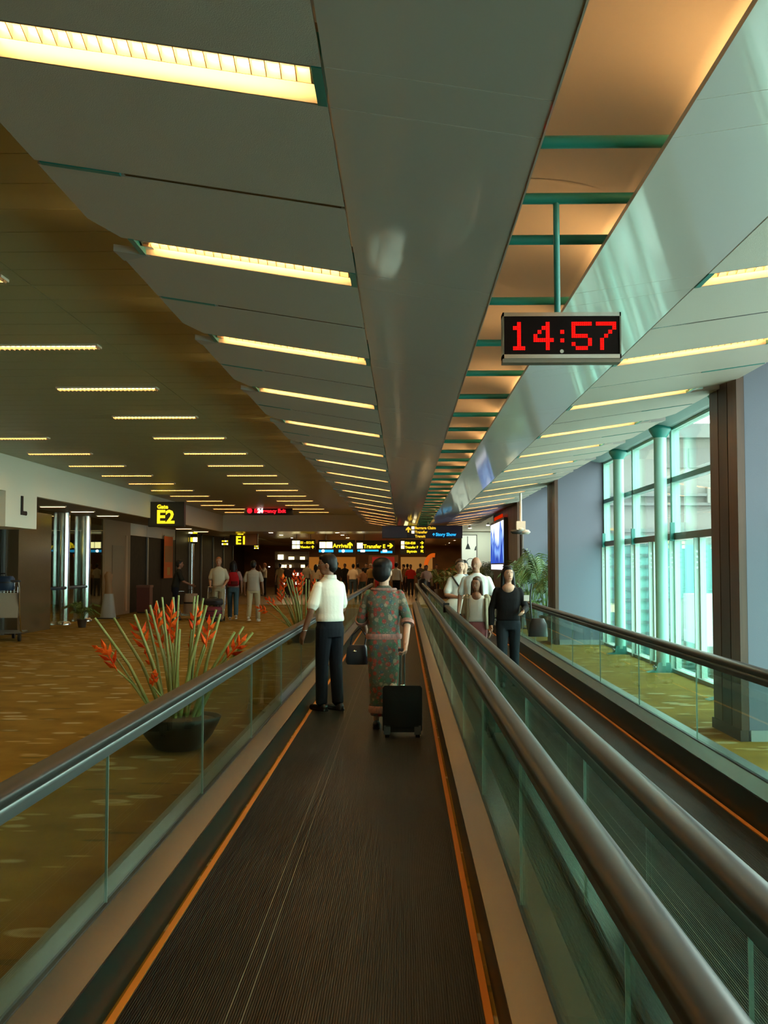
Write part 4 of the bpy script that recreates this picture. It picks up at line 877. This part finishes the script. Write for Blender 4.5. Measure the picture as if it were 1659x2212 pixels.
def person(label, x, y, H=1.70, face=0.0, z=0.0, skin='tan', top=None, sleeve='short', bottom=None, legs='trousers', hair='short', hairm=None, shoe=None,
           head=(0, 0), stride=0.0, arms=None, level=2, lean=0.0, width=1.0, hem=.93, twist=0.0, group=None, neck='collar'):
    """local frame: +y is where the person faces, metres at 1.70 m height.
    level 0 = near (fine hands), 1 = middle distance, 2 = far crowd"""
    t = thing('person', label, 'person', (x, y, z), face, group)
    k = H / 1.70; t.scale = (k, k, k); vox = (.0055, .0085, .016)[level]; sm = (5, 4, 3)[level]
    sk = SK[skin]; W = width; hairm = hairm or M_hair
    def ln(p):   # forward lean of everything above the hips
        h = max(0, p[2] - .92); return Vector((p[0], p[1] + h * lean, p[2]))
    A = arms or {}
    el = {-1: A.get('le', (-.235 * W, -.03, 1.10)), 1: A.get('re', (.235 * W, -.03, 1.10))}
    wr = {-1: A.get('lw', (-.245 * W, .05, .865)), 1: A.get('rw', (.245 * W, .05, .865))}
    sh = {-1: (-.158 * W, 0, 1.362), 1: (.158 * W, 0, 1.362)}
    ft = {-1: stride, 1: -stride}
    hip = {s: (s * .088 * W, 0, .90) for s in (-1, 1)}
    ank = {s: (s * .085 * W, ft[s] + .0, .085 + (.07 if ft[s] < -.1 else 0)) for s in (-1, 1)}
    knee = {s: (s * .088 * W, ft[s] * .45 + (.05 if ft[s] > .05 else .015), .49) for s in (-1, 1)}
    # ---- body, one surface
    b = MB()
    b.loft([(0, 0, .84, .13 * W, .09), (0, 0, .95, .145 * W, .095), (0, lean * .12, 1.06, .125 * W, .085), (0, lean * .32, 1.24, .145 * W, .095), (0, lean * .44, 1.36, .15 * W, .08), (0, lean * .5, 1.43, .07 * W, .06)], 18)
    yaw, pit = head; hc = ln((0, 0, 1.49)); Rm = Matrix.Rotation(yaw, 3, 'Z') @ Matrix.Rotation(pit, 3, 'X')
    def hd(p): return hc + Rm @ Vector((p[0], p[1], p[2] - 1.49))
    b.cone(ln((0, -.008, 1.38)), .056, hd((0, .0, 1.53)), .050, 12, 2)
    b.ball(hd((0, .008, 1.595)), (.074, .094, .108), 18, 12, rot=Rm); b.ball(hd((0, .038, 1.535)), (.052, .060, .058), 14, 8, rot=Rm)
    if neck == 'scoop': b.ball((0, .052, 1.385), (.092 * W, .076, .078), 16, 10); b.ball((0, .0, 1.42), (.10 * W, .06, .04), 14, 8)
    if level < 2:
        b.cone(hd((0, .092, 1.592)), .009, hd((0, .108, 1.562)), .014, 8, 2)
        for s in (-1, 1): b.ball(hd((s * .076, .0, 1.578)), (.010, .020, .031), 8, 6, rot=Rm)
    for s in (-1, 1):
        S_, E_, W_ = ln(sh[s]), ln(el[s]), ln(wr[s])
        b.cone(S_, .046, E_, .039, 12, 2); b.cone(E_, .039, W_, .027, 12, 2)
        d = (W_ - E_).normalized(); side = Vector((s * 1.0, 0, 0)); fwd = (Vector((0, 1, 0)) - d * d.y); 
        fwd = fwd.normalized() if fwd.length > .25 else Vector((0, 0, 1)); nrm = d.cross(fwd).normalized()
        grip = A.get('grip', {}).get(s, False)
        pal = W_ + d * .045
        b.cone(W_ + d * .01 - fwd * .016, .019, W_ + d * .075 - fwd * .022, .017, 8, 2); b.cone(W_ + d * .01 + fwd * .012, .020, W_ + d * .078 + fwd * .018, .017, 8, 2); b.cone(W_, .024, pal + d * .02, .022, 8, 2)
        if level < 2:
            inn = nrm * (1 if nrm.x * s < 0 else -1)
            cr = 1.0 if grip else .35
            for q, L in ((-1.5, .060), (-.5, .072), (.5, .078), (1.5, .070)):
                p0 = W_ + d * .082 + fwd * q * .0205; p1 = p0 + (d * (1 - cr * .45) + inn * cr * .55).normalized() * L * .5; p2 = p1 + (d * (1 - cr * 1.2) + inn * cr * 1.1).normalized() * L * .5
                b.cone(p0 - d * .01, .0088, p1, .0082, 8, 2); b.cone(p1, .0082, p2, .0068, 8, 2)
            p0 = W_ + d * .028 + fwd * .026; p1 = p0 + (d * .7 + fwd * .7 + inn * .3).normalized() * .036; p2 = p1 + (d * .95 + fwd * .2 + inn * (.3 + .5 * cr)).normalized() * .030
            b.cone(p0, .012, p1, .0098, 8, 2); b.cone(p1, .0098, p2, .0080, 8, 2)
        else:
            b.cone(pal + d * .03, .026, pal + d * .10, .016, 8, 2)
        K, N_ = Vector(knee[s]), Vector(ank[s])
        b.cone(hip[s], .072, K, .050, 12, 2); b.cone(K, .052, N_, .034, 12, 2)
        b.ball(K.lerp(N_, .3) + Vector((0, -.018, 0)), (.046, .046, .11), 10, 6)
        b.cone(N_ + Vector((0, -.03, -.045)), .030, N_ + Vector((s * .01, .13, -.055)), .022, 8, 2)
    ob = obj('body', remesh(b, vox, sm, sk, 'body'), t); osh = obt = None
    # ---- garments
    if top:
        c = MB(); hw = 1.0 if sleeve != 'sing' else .95
        c.loft([(0, 0, hem, .168 * W, .118), (0, 0, hem + .03, .172 * W, .122), (0, lean * .12, 1.06, .160 * W, .116), (0, lean * .33, 1.25, .176 * W * hw, .124), (0, lean * .43, 1.34, .182 * W * hw, .108), (0, lean * .47, 1.395, .150 * W * hw, .088)] + ([(0, lean * .48, 1.405, .125 * W * hw, .08)] if neck == 'scoop' else [(0, lean * .5, 1.43, .085, .072), (0, lean * .52, 1.455, .062, .060)]), 22)
        for s in (-1, 1):
            S_, E_, W_ = ln(sh[s]), ln(el[s]), ln(wr[s])
            if sleeve == 'short': c.cone(S_ + (E_ - S_) * .04, .058, S_.lerp(E_, .78), .067, 14, 2)
            elif sleeve == 'three': c.cone(S_, .056, E_, .054, 14, 2); c.cone(E_, .056, E_.lerp(W_, .12), .060, 14, 1)
            elif sleeve == 'long': c.cone(S_, .054, E_, .050, 14, 2); c.cone(E_, .052, E_.lerp(W_, .96), .040, 14, 1)
        osh = obj('shirt', remesh(c, vox * 1.3, sm, top, 'shirt'), t)
    if bottom:
        c = MB()
        if legs == 'trousers':
            c.loft([(0, 0, .80, .150 * W, .105), (0, 0, .90, .165 * W, .115), (0, 0, 1.0, .150 * W, .108), (0, lean * .1, 1.03, .148 * W, .106)], 20)
            for s in (-1, 1):
                K, N_ = Vector(knee[s]), Vector(ank[s]); c.cone(hip[s], .094, K, .072, 14, 2); c.cone(K, .072, N_ + Vector((0, 0, .0)), .064, 14, 1)
        elif legs == 'skirt':
            c.loft([(0, .03 * (stride > 0), .15, .140 * W, .12), (0, 0, .45, .148 * W, .125), (0, 0, .72, .168 * W, .132), (0, 0, .88, .178 * W, .135), (0, 0, 1.0, .155 * W, .115), (0, 0, 1.04, .148 * W, .108)], 22)
        elif legs == 'shorts':
            c.loft([(0, 0, .78, .150 * W, .105), (0, 0, .90, .165 * W, .115), (0, 0, 1.02, .148 * W, .106)], 20)
            for s in (-1, 1): c.cone(hip[s], .092, lerp(hip[s], knee[s], .9), .082, 14, 1)
        obt = obj('skirt' if legs == 'skirt' else legs, remesh(c, vox * 1.3, sm, bottom, 'trousers'), t)
    for s in (-1, 1):
        N_ = Vector(ank[s]); c = MB(); dz = N_.z - .085
        c.ball((N_.x, N_.y - .035, .045 + dz), (.040, .05, .045), 12, 8); c.cone((N_.x, N_.y - .03, .036 + dz), .036, (N_.x + s * .012, N_.y + .14, .034 + dz * .3), .034, 12, 3); c.box(N_.x - .035, N_.x + .04, N_.y - .075, N_.y + .15, .0 + dz * .5, .02 + dz * .5)
        obj('shoe', remesh(c, max(vox * 1.1, .008), 2, shoe or M_shoe, 'shoe'), t)
    if hair != 'bald':
        c = MB()
        c.ball(hd((0, -.014, 1.622)), (.083, .098, .098), 16, 10, rot=Rm); c.ball(hd((0, -.042, 1.575)), (.078, .066, .085), 14, 8, rot=Rm); c.ball(hd((0, .05, 1.672)), (.055, .04, .034), 10, 6, rot=Rm)
        if hair == 'long':
            c.cone(hd((0, -.055, 1.58)), .078, hd((0, -.07, 1.40)), .070, 12, 3); c.cone(hd((0, -.07, 1.40)), .07, hd((0, -.085, 1.27)), .045, 12, 2)
            for s in (-1, 1): c.cone(hd((s * .070, .0, 1.615)), .034, hd((s * .088, .0, 1.40)), .030, 8, 2)
        if hair == 'bun': c.ball(hd((0, -.08, 1.585)), (.098, .070, .100), 14, 8, rot=Rm); c.ball(hd((0, -.05, 1.655)), (.105, .095, .085), 14, 8, rot=Rm)
        if hair == 'tail': c.cone(hd((0, -.09, 1.62)), .045, hd((0, -.12, 1.42)), .03, 10, 2)
        if hair == 'cap': c.ball(hd((0, .06, 1.645)), (.07, .09, .02), 12, 6, rot=Rm)
        hm_ = remesh(c, max(vox * 1.2, .008), sm, hairm, 'hair'); o = obj('hair', hm_, t)
    elif level < 2:
        c = MB(); c.ball(hd((0, -.03, 1.585)), (.080, .072, .065), 14, 8, rot=Rm); obj('hair', remesh(c, .009, 3, hairm, 'hair'), t)
    if level < 2:
        for s in (-1, 1):
            MB().ball(hd((s * .031, .083, 1.598)), (.013, .010, .008), 8, 6, rot=Rm).build('eye', M_eye, ob)
            MB().cone(hd((s * .018, .094, 1.618)), .0045, hd((s * .045, .086, 1.618)), .004, 6, 1).build('eyebrow', hairm, ob)
        MB().cone(hd((-.02, .092, 1.527)), .006, hd((.02, .092, 1.527)), .006, 8, 2).build('mouth', M_lip, ob)
    t_ = {'hd': hd, 'ln': ln, 'Rm': Rm, 'shirt': osh, 'low': obt, 'body': ob}; HELP[t.name] = t_
    return t
HELP = {}
def ring_band(t, name, m, cz, rx, ry, h, cy=0, n=26, th=.006, tilt=0.0):
    mb = MB()
    mb.loft([(0, cy, cz - h / 2, rx, ry), (0, cy, cz - h * .2, rx + th, ry + th), (0, cy, cz + h * .2, rx + th, ry + th), (0, cy, cz + h / 2, rx, ry)], n, cap=False)
    return mb.build(name, m, t)

ZB = .014
# ---- the man in the white shirt
mx, my = at(713, 1222, 11.75).x, 11.75
man = person('man in white short-sleeved shirt and navy trousers standing on the walkway', mx, my, 1.71, R(46), ZB, 'brown', cloth('white', (.80, .80, .70)), 'short', cloth('navy', (.006, .009, .014)), 'trousers', 'short',
             head=(R(42), R(-8)), level=0, arms={'le': (-.25, .02, 1.09), 'lw': (-.27, .12, .86), 're': (.235, .05, 1.10), 'rw': (.20, .20, .93)}, stride=.04, lean=.03, hem=.97, width=.98)
h = HELP[man.name]['hd']; Rm = HELP[man.name]['Rm']
mb = MB()
for s in (-1, 1):
    c0 = h((s * .034, .108, 1.590)); mb.path([c0 + Rm @ Vector((.024 * math.cos(a), 0, .017 * math.sin(a))) for a in [2 * PI * i / 12 for i in range(13)]], .0022, 5)
    mb.cone(h((s * .058, .105, 1.595)), .0026, h((s * .080, .0, 1.600)), .0026, 6, 1)
mb.cone(h((-.012, .112, 1.594)), .0022, h((.012, .112, 1.594)), .0022, 6, 1); mb.build('glasses', M_chrome, man)
c = MB(); c.loft([(0, -.002, 1.435, .071, .068), (0, -.002, 1.475, .064, .062), (0, -.002, 1.478, .058, .056), (0, -.002, 1.44, .06, .058)], 20, cap=False); c.build('collar', cloth('white', (.8, .8, .7)), HELP[man.name]['shirt'])
ring_band(HELP[man.name]['low'], 'belt', M_shoe, 1.01, .158, .112, .035)
MB().path([Vector((-.267, .11, .875)) + Vector((.029 * math.cos(a), .029 * math.sin(a), .0)) for a in [2 * PI * i / 12 for i in range(13)]], .006, 6).build('wristwatch', M_chrome, man)

# ---- the woman in batik uniform
wx, wy = at(829, 1222, 10.35).x, 10.35
MBt = batik_mat(); M_border = mat('batik_border', (.46, .20, .15), .8, var=(60, (.20, .13, .11), (1, 1, .3)))
wom = person('woman in green and red batik blouse and long skirt walking away with a suitcase', wx, wy, 1.63, R(-4), ZB, 'light', MBt, 'three', MBt, 'skirt', 'bun',
             head=(R(-14), R(-2)), level=0, stride=.13, shoe=mat('sandal_dark', (.03, .02, .02), .5), arms={'le': (-.23, .03, 1.12), 'lw': (-.21, .24, .98), 're': (.245, -.06, 1.11), 'rw': (.235, -.20, .875), 'grip': {1: True}}, hem=.925, width=.98)
WS, WL = HELP[wom.name]['shirt'], HELP[wom.name]['low']
ring_band(WS, 'hem_band', M_border, .945, .178, .128, .055); ring_band(WS, 'collar_band', M_border, 1.415, .125, .085, .03, 0, th=.010); ring_band(WL, 'skirt_band', M_border, .22, .150, .130, .07)
for E_, W_ in (((-.23, .03, 1.12), (-.21, .24, .98)), ((.245, -.06, 1.11), (.235, -.20, .875))):
    a = Vector(E_); b2 = a.lerp(Vector(W_), .18); MB().cone(a.lerp(b2, .15), .066, b2, .069, 16, 0).build('cuff_band', M_border, WS)
MB().path([(.085 + .02, -.075, .02), (.085, -.085, .10), (.09, -.08, .14)], .010, 6).build('shoe_strap', mat('sandal_dark', (.03, .02, .02), .5), wom)
# handbag on her left arm
p = at(768, 1222, 10.4); t = thing('handbag', 'dark blue handbag hanging from the arm of the woman in batik', 'bag', (p.x + .01, 10.55, .63))
MB().loft([(0, 0, 0, .10, .05), (0, 0, .03, .115, .06), (0, 0, .16, .10, .05), (0, 0, .19, .085, .03)], 18).build('body', mat('bag_leather', (.010, .018, .035), .4), t)
MB().path([(-.07, 0, .17), (-.05, 0, .28), (0.03, -.04, .36), (.09, 0, .28), (.07, 0, .17)], .008, 6).build('strap', mat('bag_leather', (.01, .018, .035), .4), t); MB().ball((-.02, -.06, .13), (.02, .01, .014), 8, 6).build('clasp', M_chrome, t)
# suitcase
p = floor_at(868, 1603); t = thing('suitcase', 'black wheeled suitcase pulled by the woman in batik', 'suitcase', (p.x + .005, p.y + .17, ZB)); t.rotation_euler = (R(-7), 0, 0)
MB().box(-.165, .165, -.10, .11, .055, .46).build('core', cloth('black', (.006, .006, .007)), t)
m = cloth('black', (.006, .006, .007)); mb = MB(); mb.prism([(-.182, .07), (-.165, .05), (.165, .05), (.182, .07), (.182, .45), (.165, .472), (-.165, .472), (-.182, .45)], -.085, .10); mb.build('shell', m, t)
MB().prism([(-.15, .10), (.15, .10), (.15, .33), (-.15, .33)], -.112, -.08).build('front_pocket', mat('cloth_black2', (.006, .006, .007), .7, spec=.1), t)
for s in (-1, 1):
    MB().cone((s * .14 - .02, -.06, .038), .038, (s * .14 + .02, -.06, .038), .038, 14, 0).build('wheel', M_black, t); MB().box(s * .14 - .03, s * .14 + .03, -.112, -.03, .03, .11).build('wheel_guard', mat('wheel_guard', (.02, .02, .022), .5), t)
    MB().cone((s * .018, .085, .44), .008, (s * .018, .085, .80), .008, 8, 0).build('handle_tube', M_black, t)
MB().box(-.04, .04, .07, .10, .79, .82).build('grip', M_black, t); MB().ball((0, -.02, .475), (.025, .02, .012), 8, 6).build('release_button', M_chrome, t)

# ---- people coming towards the camera on the right walkway
blk = cloth('black_knit', (.008, .008, .009)); denim = cloth('dark_denim', (.012, .018, .024))
p = at(1097, 1222, 14.2)
wb = person('woman in black top with long dark hair walking towards the camera', p.x, 14.2, 1.57, PI - R(4), ZB, 'light', blk, 'long', denim, 'trousers', 'long', head=(R(18), R(4)), level=1, stride=-.10, neck='scoop', arms={'le': (-.25, .02, 1.11), 'lw': (-.20, .22, 1.06), 'rw': (.24, .06, .86)})
hh = HELP[wb.name]['hd']
MB().path([hh((.07 * math.cos(a), .03 * math.sin(a) + .0, 1.70 + .012 * math.sin(a))) for a in [PI * i / 10 for i in range(11)]], .008, 6).build('sunglasses', M_black, wb)
t = thing('handbag', 'black shoulder bag at the side of the woman in black', 'bag', (p.x + .40, 14.25, .66)); MB().loft([(0, 0, 0, .13, .06), (0, 0, .16, .12, .06), (0, 0, .24, .08, .03)], 18).build('body', M_black, t); MB().path([(-.08, 0, .22), (-.10, 0, .5), (-.08, 0, .7)], .01, 6).build('strap', M_black, t)
p2 = at(1147, 1293, 14.0); t = thing('ticket', 'small pale paper held up by the woman in black', 'paper', (p2.x - .06, 13.98, p2.z - .03)); MB().box(-.035, .035, -.003, .003, 0, .075).build('sheet', mat('paper_white', (.7, .72, .66), .6), t); MB().box(-.035, .035, -.006, -.003, 0, .012).build('fold', M_white, t)
p = at(1030, 1222, 14.6)
girl = person('girl in white camisole and open beige shirt walking towards the camera', max(p.x, 1.0), 14.6, 1.43, PI - R(10), ZB, 'tan', cloth('cream', (.92, .90, .82)), 'sing', cloth('pink', (.42, .16, .17)), 'trousers', 'long', M_hairb, head=(R(-18), R(0)), level=1, stride=.08, width=.9, hem=.98, neck='scoop')
M_bei = cloth('beige', (.36, .31, .20))
for s in (-1, 1):
    c = MB(); S_ = Vector((s * .155, 0, 1.37)); E_ = Vector((s * .212, -.03, 1.10)); c.cone(S_, .062, S_.lerp(E_, .95), .062, 12, 2); c.loft([(s * .160, .0, .86, .032, .10), (s * .150, 0, 1.1, .030, .115), (s * .145, 0, 1.36, .035, .10)], 14); obj('overshirt_side', remesh(c, .01, 4, M_bei, 'overshirt'), girl)
p = at(1029, 1222, 17.0)
person('bald man in white polo shirt behind the girl', p.x, 17.0, 1.72, PI - R(12), ZB, 'tan', cloth('polo', (.80, .82, .78)), 'short', denim, 'trousers', 'bald', M_hairr, head=(R(-10), R(-4)), level=1, stride=.06, width=1.12)
p = at(990, 1222, 18.2)
tb = person('young man in pale shirt with white sling bag behind the bald man', max(p.x, .96), 18.2, 1.69, PI - R(-8), ZB, 'light', cloth('pale_shirt', (.62, .64, .60)), 'short', denim, 'trousers', 'short', M_hairb, head=(0, 0), level=1, stride=.05, arms={'le': (-.25, .05, 1.1), 'lw': (-.02, .24, 1.10), 're': (.25, .05, 1.10), 'rw': (.08, .24, 1.06)})
MB().path([(.15, .05, 1.42), (.05, .145, 1.25), (-.12, .15, 1.1), (-.2, .08, 1.0)], .014, 6).build('bag_strap', M_black, tb)
t = thing('sling_bag', 'white sling bag with black end carried by the young man', 'bag', (max(p.x, .96) - .06, 17.92, .80)); MB().loft([(0, 0, 0, .18, .07), (0, 0, .05, .22, .09), (0, 0, .18, .21, .09), (0, 0, .24, .15, .05)], 18).build('body', cloth('bag_white', (.58, .58, .50)), t); MB().box(-.24, -.14, -.09, .09, .02, .18).build('end_patch', M_black, t)
p = at(1003, 1222, 19.5); person('dark-haired person half hidden behind the bald man', max(p.x, 1.05), 19.6, 1.68, PI, ZB, 'light', cloth('greyblue', (.2, .24, .26)), 'short', denim, 'trousers', 'short', M_hair, level=2)
# ---- reflections of passers-by in the photo come from two people standing by the window palms
# ---- left side
def at_floor(px, py): q = floor_at(px, py); return q.x, q.y
x, y = at_floor(472, 1342)
person('tall ginger man in white shirt pushing a luggage trolley towards the camera', x, y, 1.84, PI, 0, 'tan', cloth('offwhite', (.50, .45, .33)), 'short', cloth('khaki', (.34, .28, .18)), 'trousers', 'short', M_hairr, level=1, stride=.05, arms={'lw': (-.18, .25, .95), 'rw': (.18, .25, .95)}, lean=.08)
x, y = at_floor(503, 1339)
bp = person('dark-haired person with a red backpack and jeans walking away', x, y, 1.74, R(10), 0, 'tan', cloth('mauve', (.26, .16, .15)), 'short', cloth('jeans', (.05, .10, .13)), 'trousers', 'long', level=1, stride=.16, shoe=M_shoew)
c = MB(); c.loft([(0, -.20, .98, .13, .07), (0, -.23, 1.03, .17, .11), (0, -.22, 1.25, .16, .10), (0, -.19, 1.38, .10, .06)], 18); bk = obj('backpack', remesh(c, .014, 3, cloth('red', (.34, .008, .012)), 'backpack'), bp)
MB().loft([(.03, -.34, 1.02, .10, .03), (.03, -.345, 1.12, .10, .03)], 12).build('pack_pocket', cloth('darkred', (.10, .012, .012)), bk)
for s in (-1, 1): MB().path([(s * .10, -.15, 1.36), (s * .11, -.02, 1.45), (s * .11, .12, 1.36), (s * .12, .10, 1.12)], .016, 6).build('pack_strap', cloth('darkred', (.1, .012, .012)), bk)
x, y = at_floor(547, 1343)
person('man in loose grey t-shirt and cream trousers walking away', x, y, 1.74, R(-6), 0, 'brown', cloth('heather', (.34, .30, .25)), 'short', cloth('cream_trouser', (.42, .35, .22)), 'trousers', 'short', level=1, stride=-.17, width=1.08, shoe=M_shoew, hem=.86)
x, y = at_floor(378, 1340)
person('person in dark clothes leaning on a luggage trolley, facing right', x, y, 1.76, R(-78), 0, 'brown', cloth('charcoal', (.02, .02, .016)), 'short', cloth('blackblue', (.008, .01, .018)), 'trousers', 'short', level=1, lean=.2, arms={'le': (-.22, .18, 1.10), 'lw': (-.16, .42, 1.0), 're': (.22, .18, 1.10), 'rw': (.16, .42, 1.0)})
x, y = at_floor(571, 1287)
ph = person('man in white shirt raising a flashing camera beside the dark pillar', x, y, 1.74, PI - R(60), 0, 'tan', cloth('offwhite2', (.48, .44, .34)), 'short', cloth('blackish', (.01, .012, .014)), 'trousers', 'short', M_hairr, level=2, arms={'le': (-.2, .2, 1.25), 'lw': (-.06, .26, 1.48), 're': (.2, .2, 1.25), 'rw': (.06, .26, 1.48)})
t = thing('camera', 'small flashing camera held by the man beside the dark pillar', 'camera', (x + math.sin(R(120)) * -.31 * -1, y + math.cos(R(120)) * .31, 1.53)); MB().box(-.06, .06, -.03, .03, -.04, .04).build('body', M_black, t); MB().box(-.03, .04, -.04, -.03, 0, .03).build('flash', emat('flash_glow', (1, .97, 1), 12), t)
# ---- the crowd beyond the bulkhead
C = lambda n, c: cloth('crowd_' + n, c)
CROWD = [  # px, Y, H, facing deg, top colour, sleeve, bottom colour, legs, hair, skin, label
    (605, 56, 1.72, 20, (.30, .24, .12), 'short', (.28, .22, .13), 'trousers', 'short', 'tan', 'person in khaki shirt left of the lit shop shelf'),
    (622, 55, 1.66, 170, (.04, .03, .03), 'long', (.02, .02, .02), 'trousers', 'short', 'tan', 'person in black before the lit shop shelf'),
    (663, 53, 1.78, -30, (.24, .21, .15), 'short', (.02, .02, .02), 'trousers', 'short', 'tan', 'person in grey-beige shirt right of the shop shelf'),
    (682, 54, 1.66, 0, (.42, .33, .22), 'short', (.05, .07, .09), 'trousers', 'long', 'light', 'long-haired woman in pale top and jeans'),
    (699, 57, 1.64, 40, (.36, .24, .12), 'short', (.04, .03, .03), 'trousers', 'short', 'light', 'person in tan top just left of the man in white shirt'),
    (728, 60, 1.80, 10, (.02, .02, .02), 'long', (.02, .02, .02), 'trousers', 'short', 'brown', 'person in black behind the head of the man in white'),
    (745, 62, 1.72, 160, (.03, .03, .025), 'short', (.02, .02, .02), 'trousers', 'short', 'brown', 'dark-clad person right of the man in white shirt'),
    (762, 53, 1.68, -15, (.52, .40, .28), 'short', (.05, .08, .11), 'trousers', 'short', 'tan', 'stooping person in cream shirt and jeans'),
    (773, 56, 1.70, 10, (.55, .47, .34), 'short', (.05, .06, .07), 'trousers', 'short', 'tan', 'person in off-white shirt beside the cream shirt'),
    (784, 52, 1.5, 30, (.25, .12, .06), 'short', (.03, .05, .05), 'trousers', 'short', 'tan', 'short person in rust top near the walkway end'),
    (791, 63, 1.74, 180, (.03, .03, .03), 'long', (.02, .02, .02), 'trousers', 'short', 'light', 'tall person in black facing the camera in the crowd'),
    (801, 57, 1.70, 150, (.30, .17, .05), 'short', (.02, .02, .02), 'trousers', 'cap', 'tan', 'person in ochre shirt and pale cap left of the woman'),
    (815, 58, 1.3, 0, (.45, .02, .03), 'short', (.30, .03, .03), 'trousers', 'short', 'tan', 'small child in red left of the woman in batik'),
    (856, 47.5, 1.74, -20, (.62, .62, .55), 'long', (.012, .012, .012), 'trousers', 'short', 'tan', 'man in white shirt and black trousers right of the woman'),
    (872, 66, 1.68, 90, (.16, .08, .03), 'short', (.03, .02, .02), 'trousers', 'short', 'tan', 'person in brown top behind the red shirt'),
    (887, 56, 1.66, 180, (.55, .03, .02), 'short', (.02, .02, .02), 'trousers', 'short', 'brown', 'person in bright red shirt facing the camera'),
    (880, 62, 1.70, 0, (.34, .16, .06), 'short', (.03, .02, .02), 'trousers', 'short', 'tan', 'person in orange-tan shirt beside the red shirt'),
    (921, 46.5, 1.62, 180, (.50, .34, .30), 'short', (.02, .02, .03), 'trousers', 'short', 'brown', 'person in pale pink top pushing a stroller near the balustrade'),
    (908, 64, 1.72, 0, (.05, .04, .03), 'long', (.02, .02, .02), 'trousers', 'short', 'tan', 'person in dark jacket behind the stroller'),
    (650, 62, 1.70, 200, (.10, .06, .03), 'short', (.03, .02, .02), 'trousers', 'short', 'tan', 'person in dark brown top at the shelf end'),
    (712, 64, 1.75, 0, (.07, .05, .03), 'short', (.03, .02, .02), 'trousers', 'short', 'brown', 'person in dark olive top far behind the heliconia'),
    (836, 64, 1.76, 0, (.05, .04, .035), 'long', (.02, .02, .02), 'trousers', 'short', 'tan', 'tall dark-clad person behind the head of the woman'),
    (943, 60, 1.68, 180, (.12, .08, .05), 'short', (.03, .02, .02), 'trousers', 'short', 'tan', 'person in dull brown top left of the flower bush'),
]
for i, (px, Y, H, f, tc, sl, bc, lg, hr, sk, lab) in enumerate(CROWD):
    person(lab, at(px, 1222, Y).x, Y, H, R(f), 0, sk, C('top%d' % i, tc), sl, C('bot%d' % i, bc), lg, hr, M_hairg if hr == 'cap' else M_hair, level=2, stride=.1 * ((i % 3) - 1), width=1.0 + .06 * ((i % 4) - 1), lean=.18 if 'stoop' in lab else .02, group='crowd beyond the bulkhead')
q = at(916, 1222, 45.9); t = thing('stroller', 'dark pushchair before the person in pale pink', 'stroller', (q.x - .05, 45.7, 0)); MB().loft([(0, 0, .3, .2, .22), (0, 0, .6, .24, .28), (0, .1, .95, .22, .2), (0, .15, 1.05, .12, .12)], 16).build('seat', M_black, t)
for s in (-1, 1):
    MB().path([(s * .2, .5, 1.0), (s * .2, .1, .5), (s * .2, -.25, .08)], .014, 6).build('frame_tube', M_alud, t)
    for yy in (-.25, .3): MB().cone((s * .2 - .02, yy, .08), .08, (s * .2 + .02, yy, .08), .08, 12, 0).build('wheel', M_black, t)
# two people by the windows, seen reflected in the balustrade

bpy.data.scenes.remove(TMP)
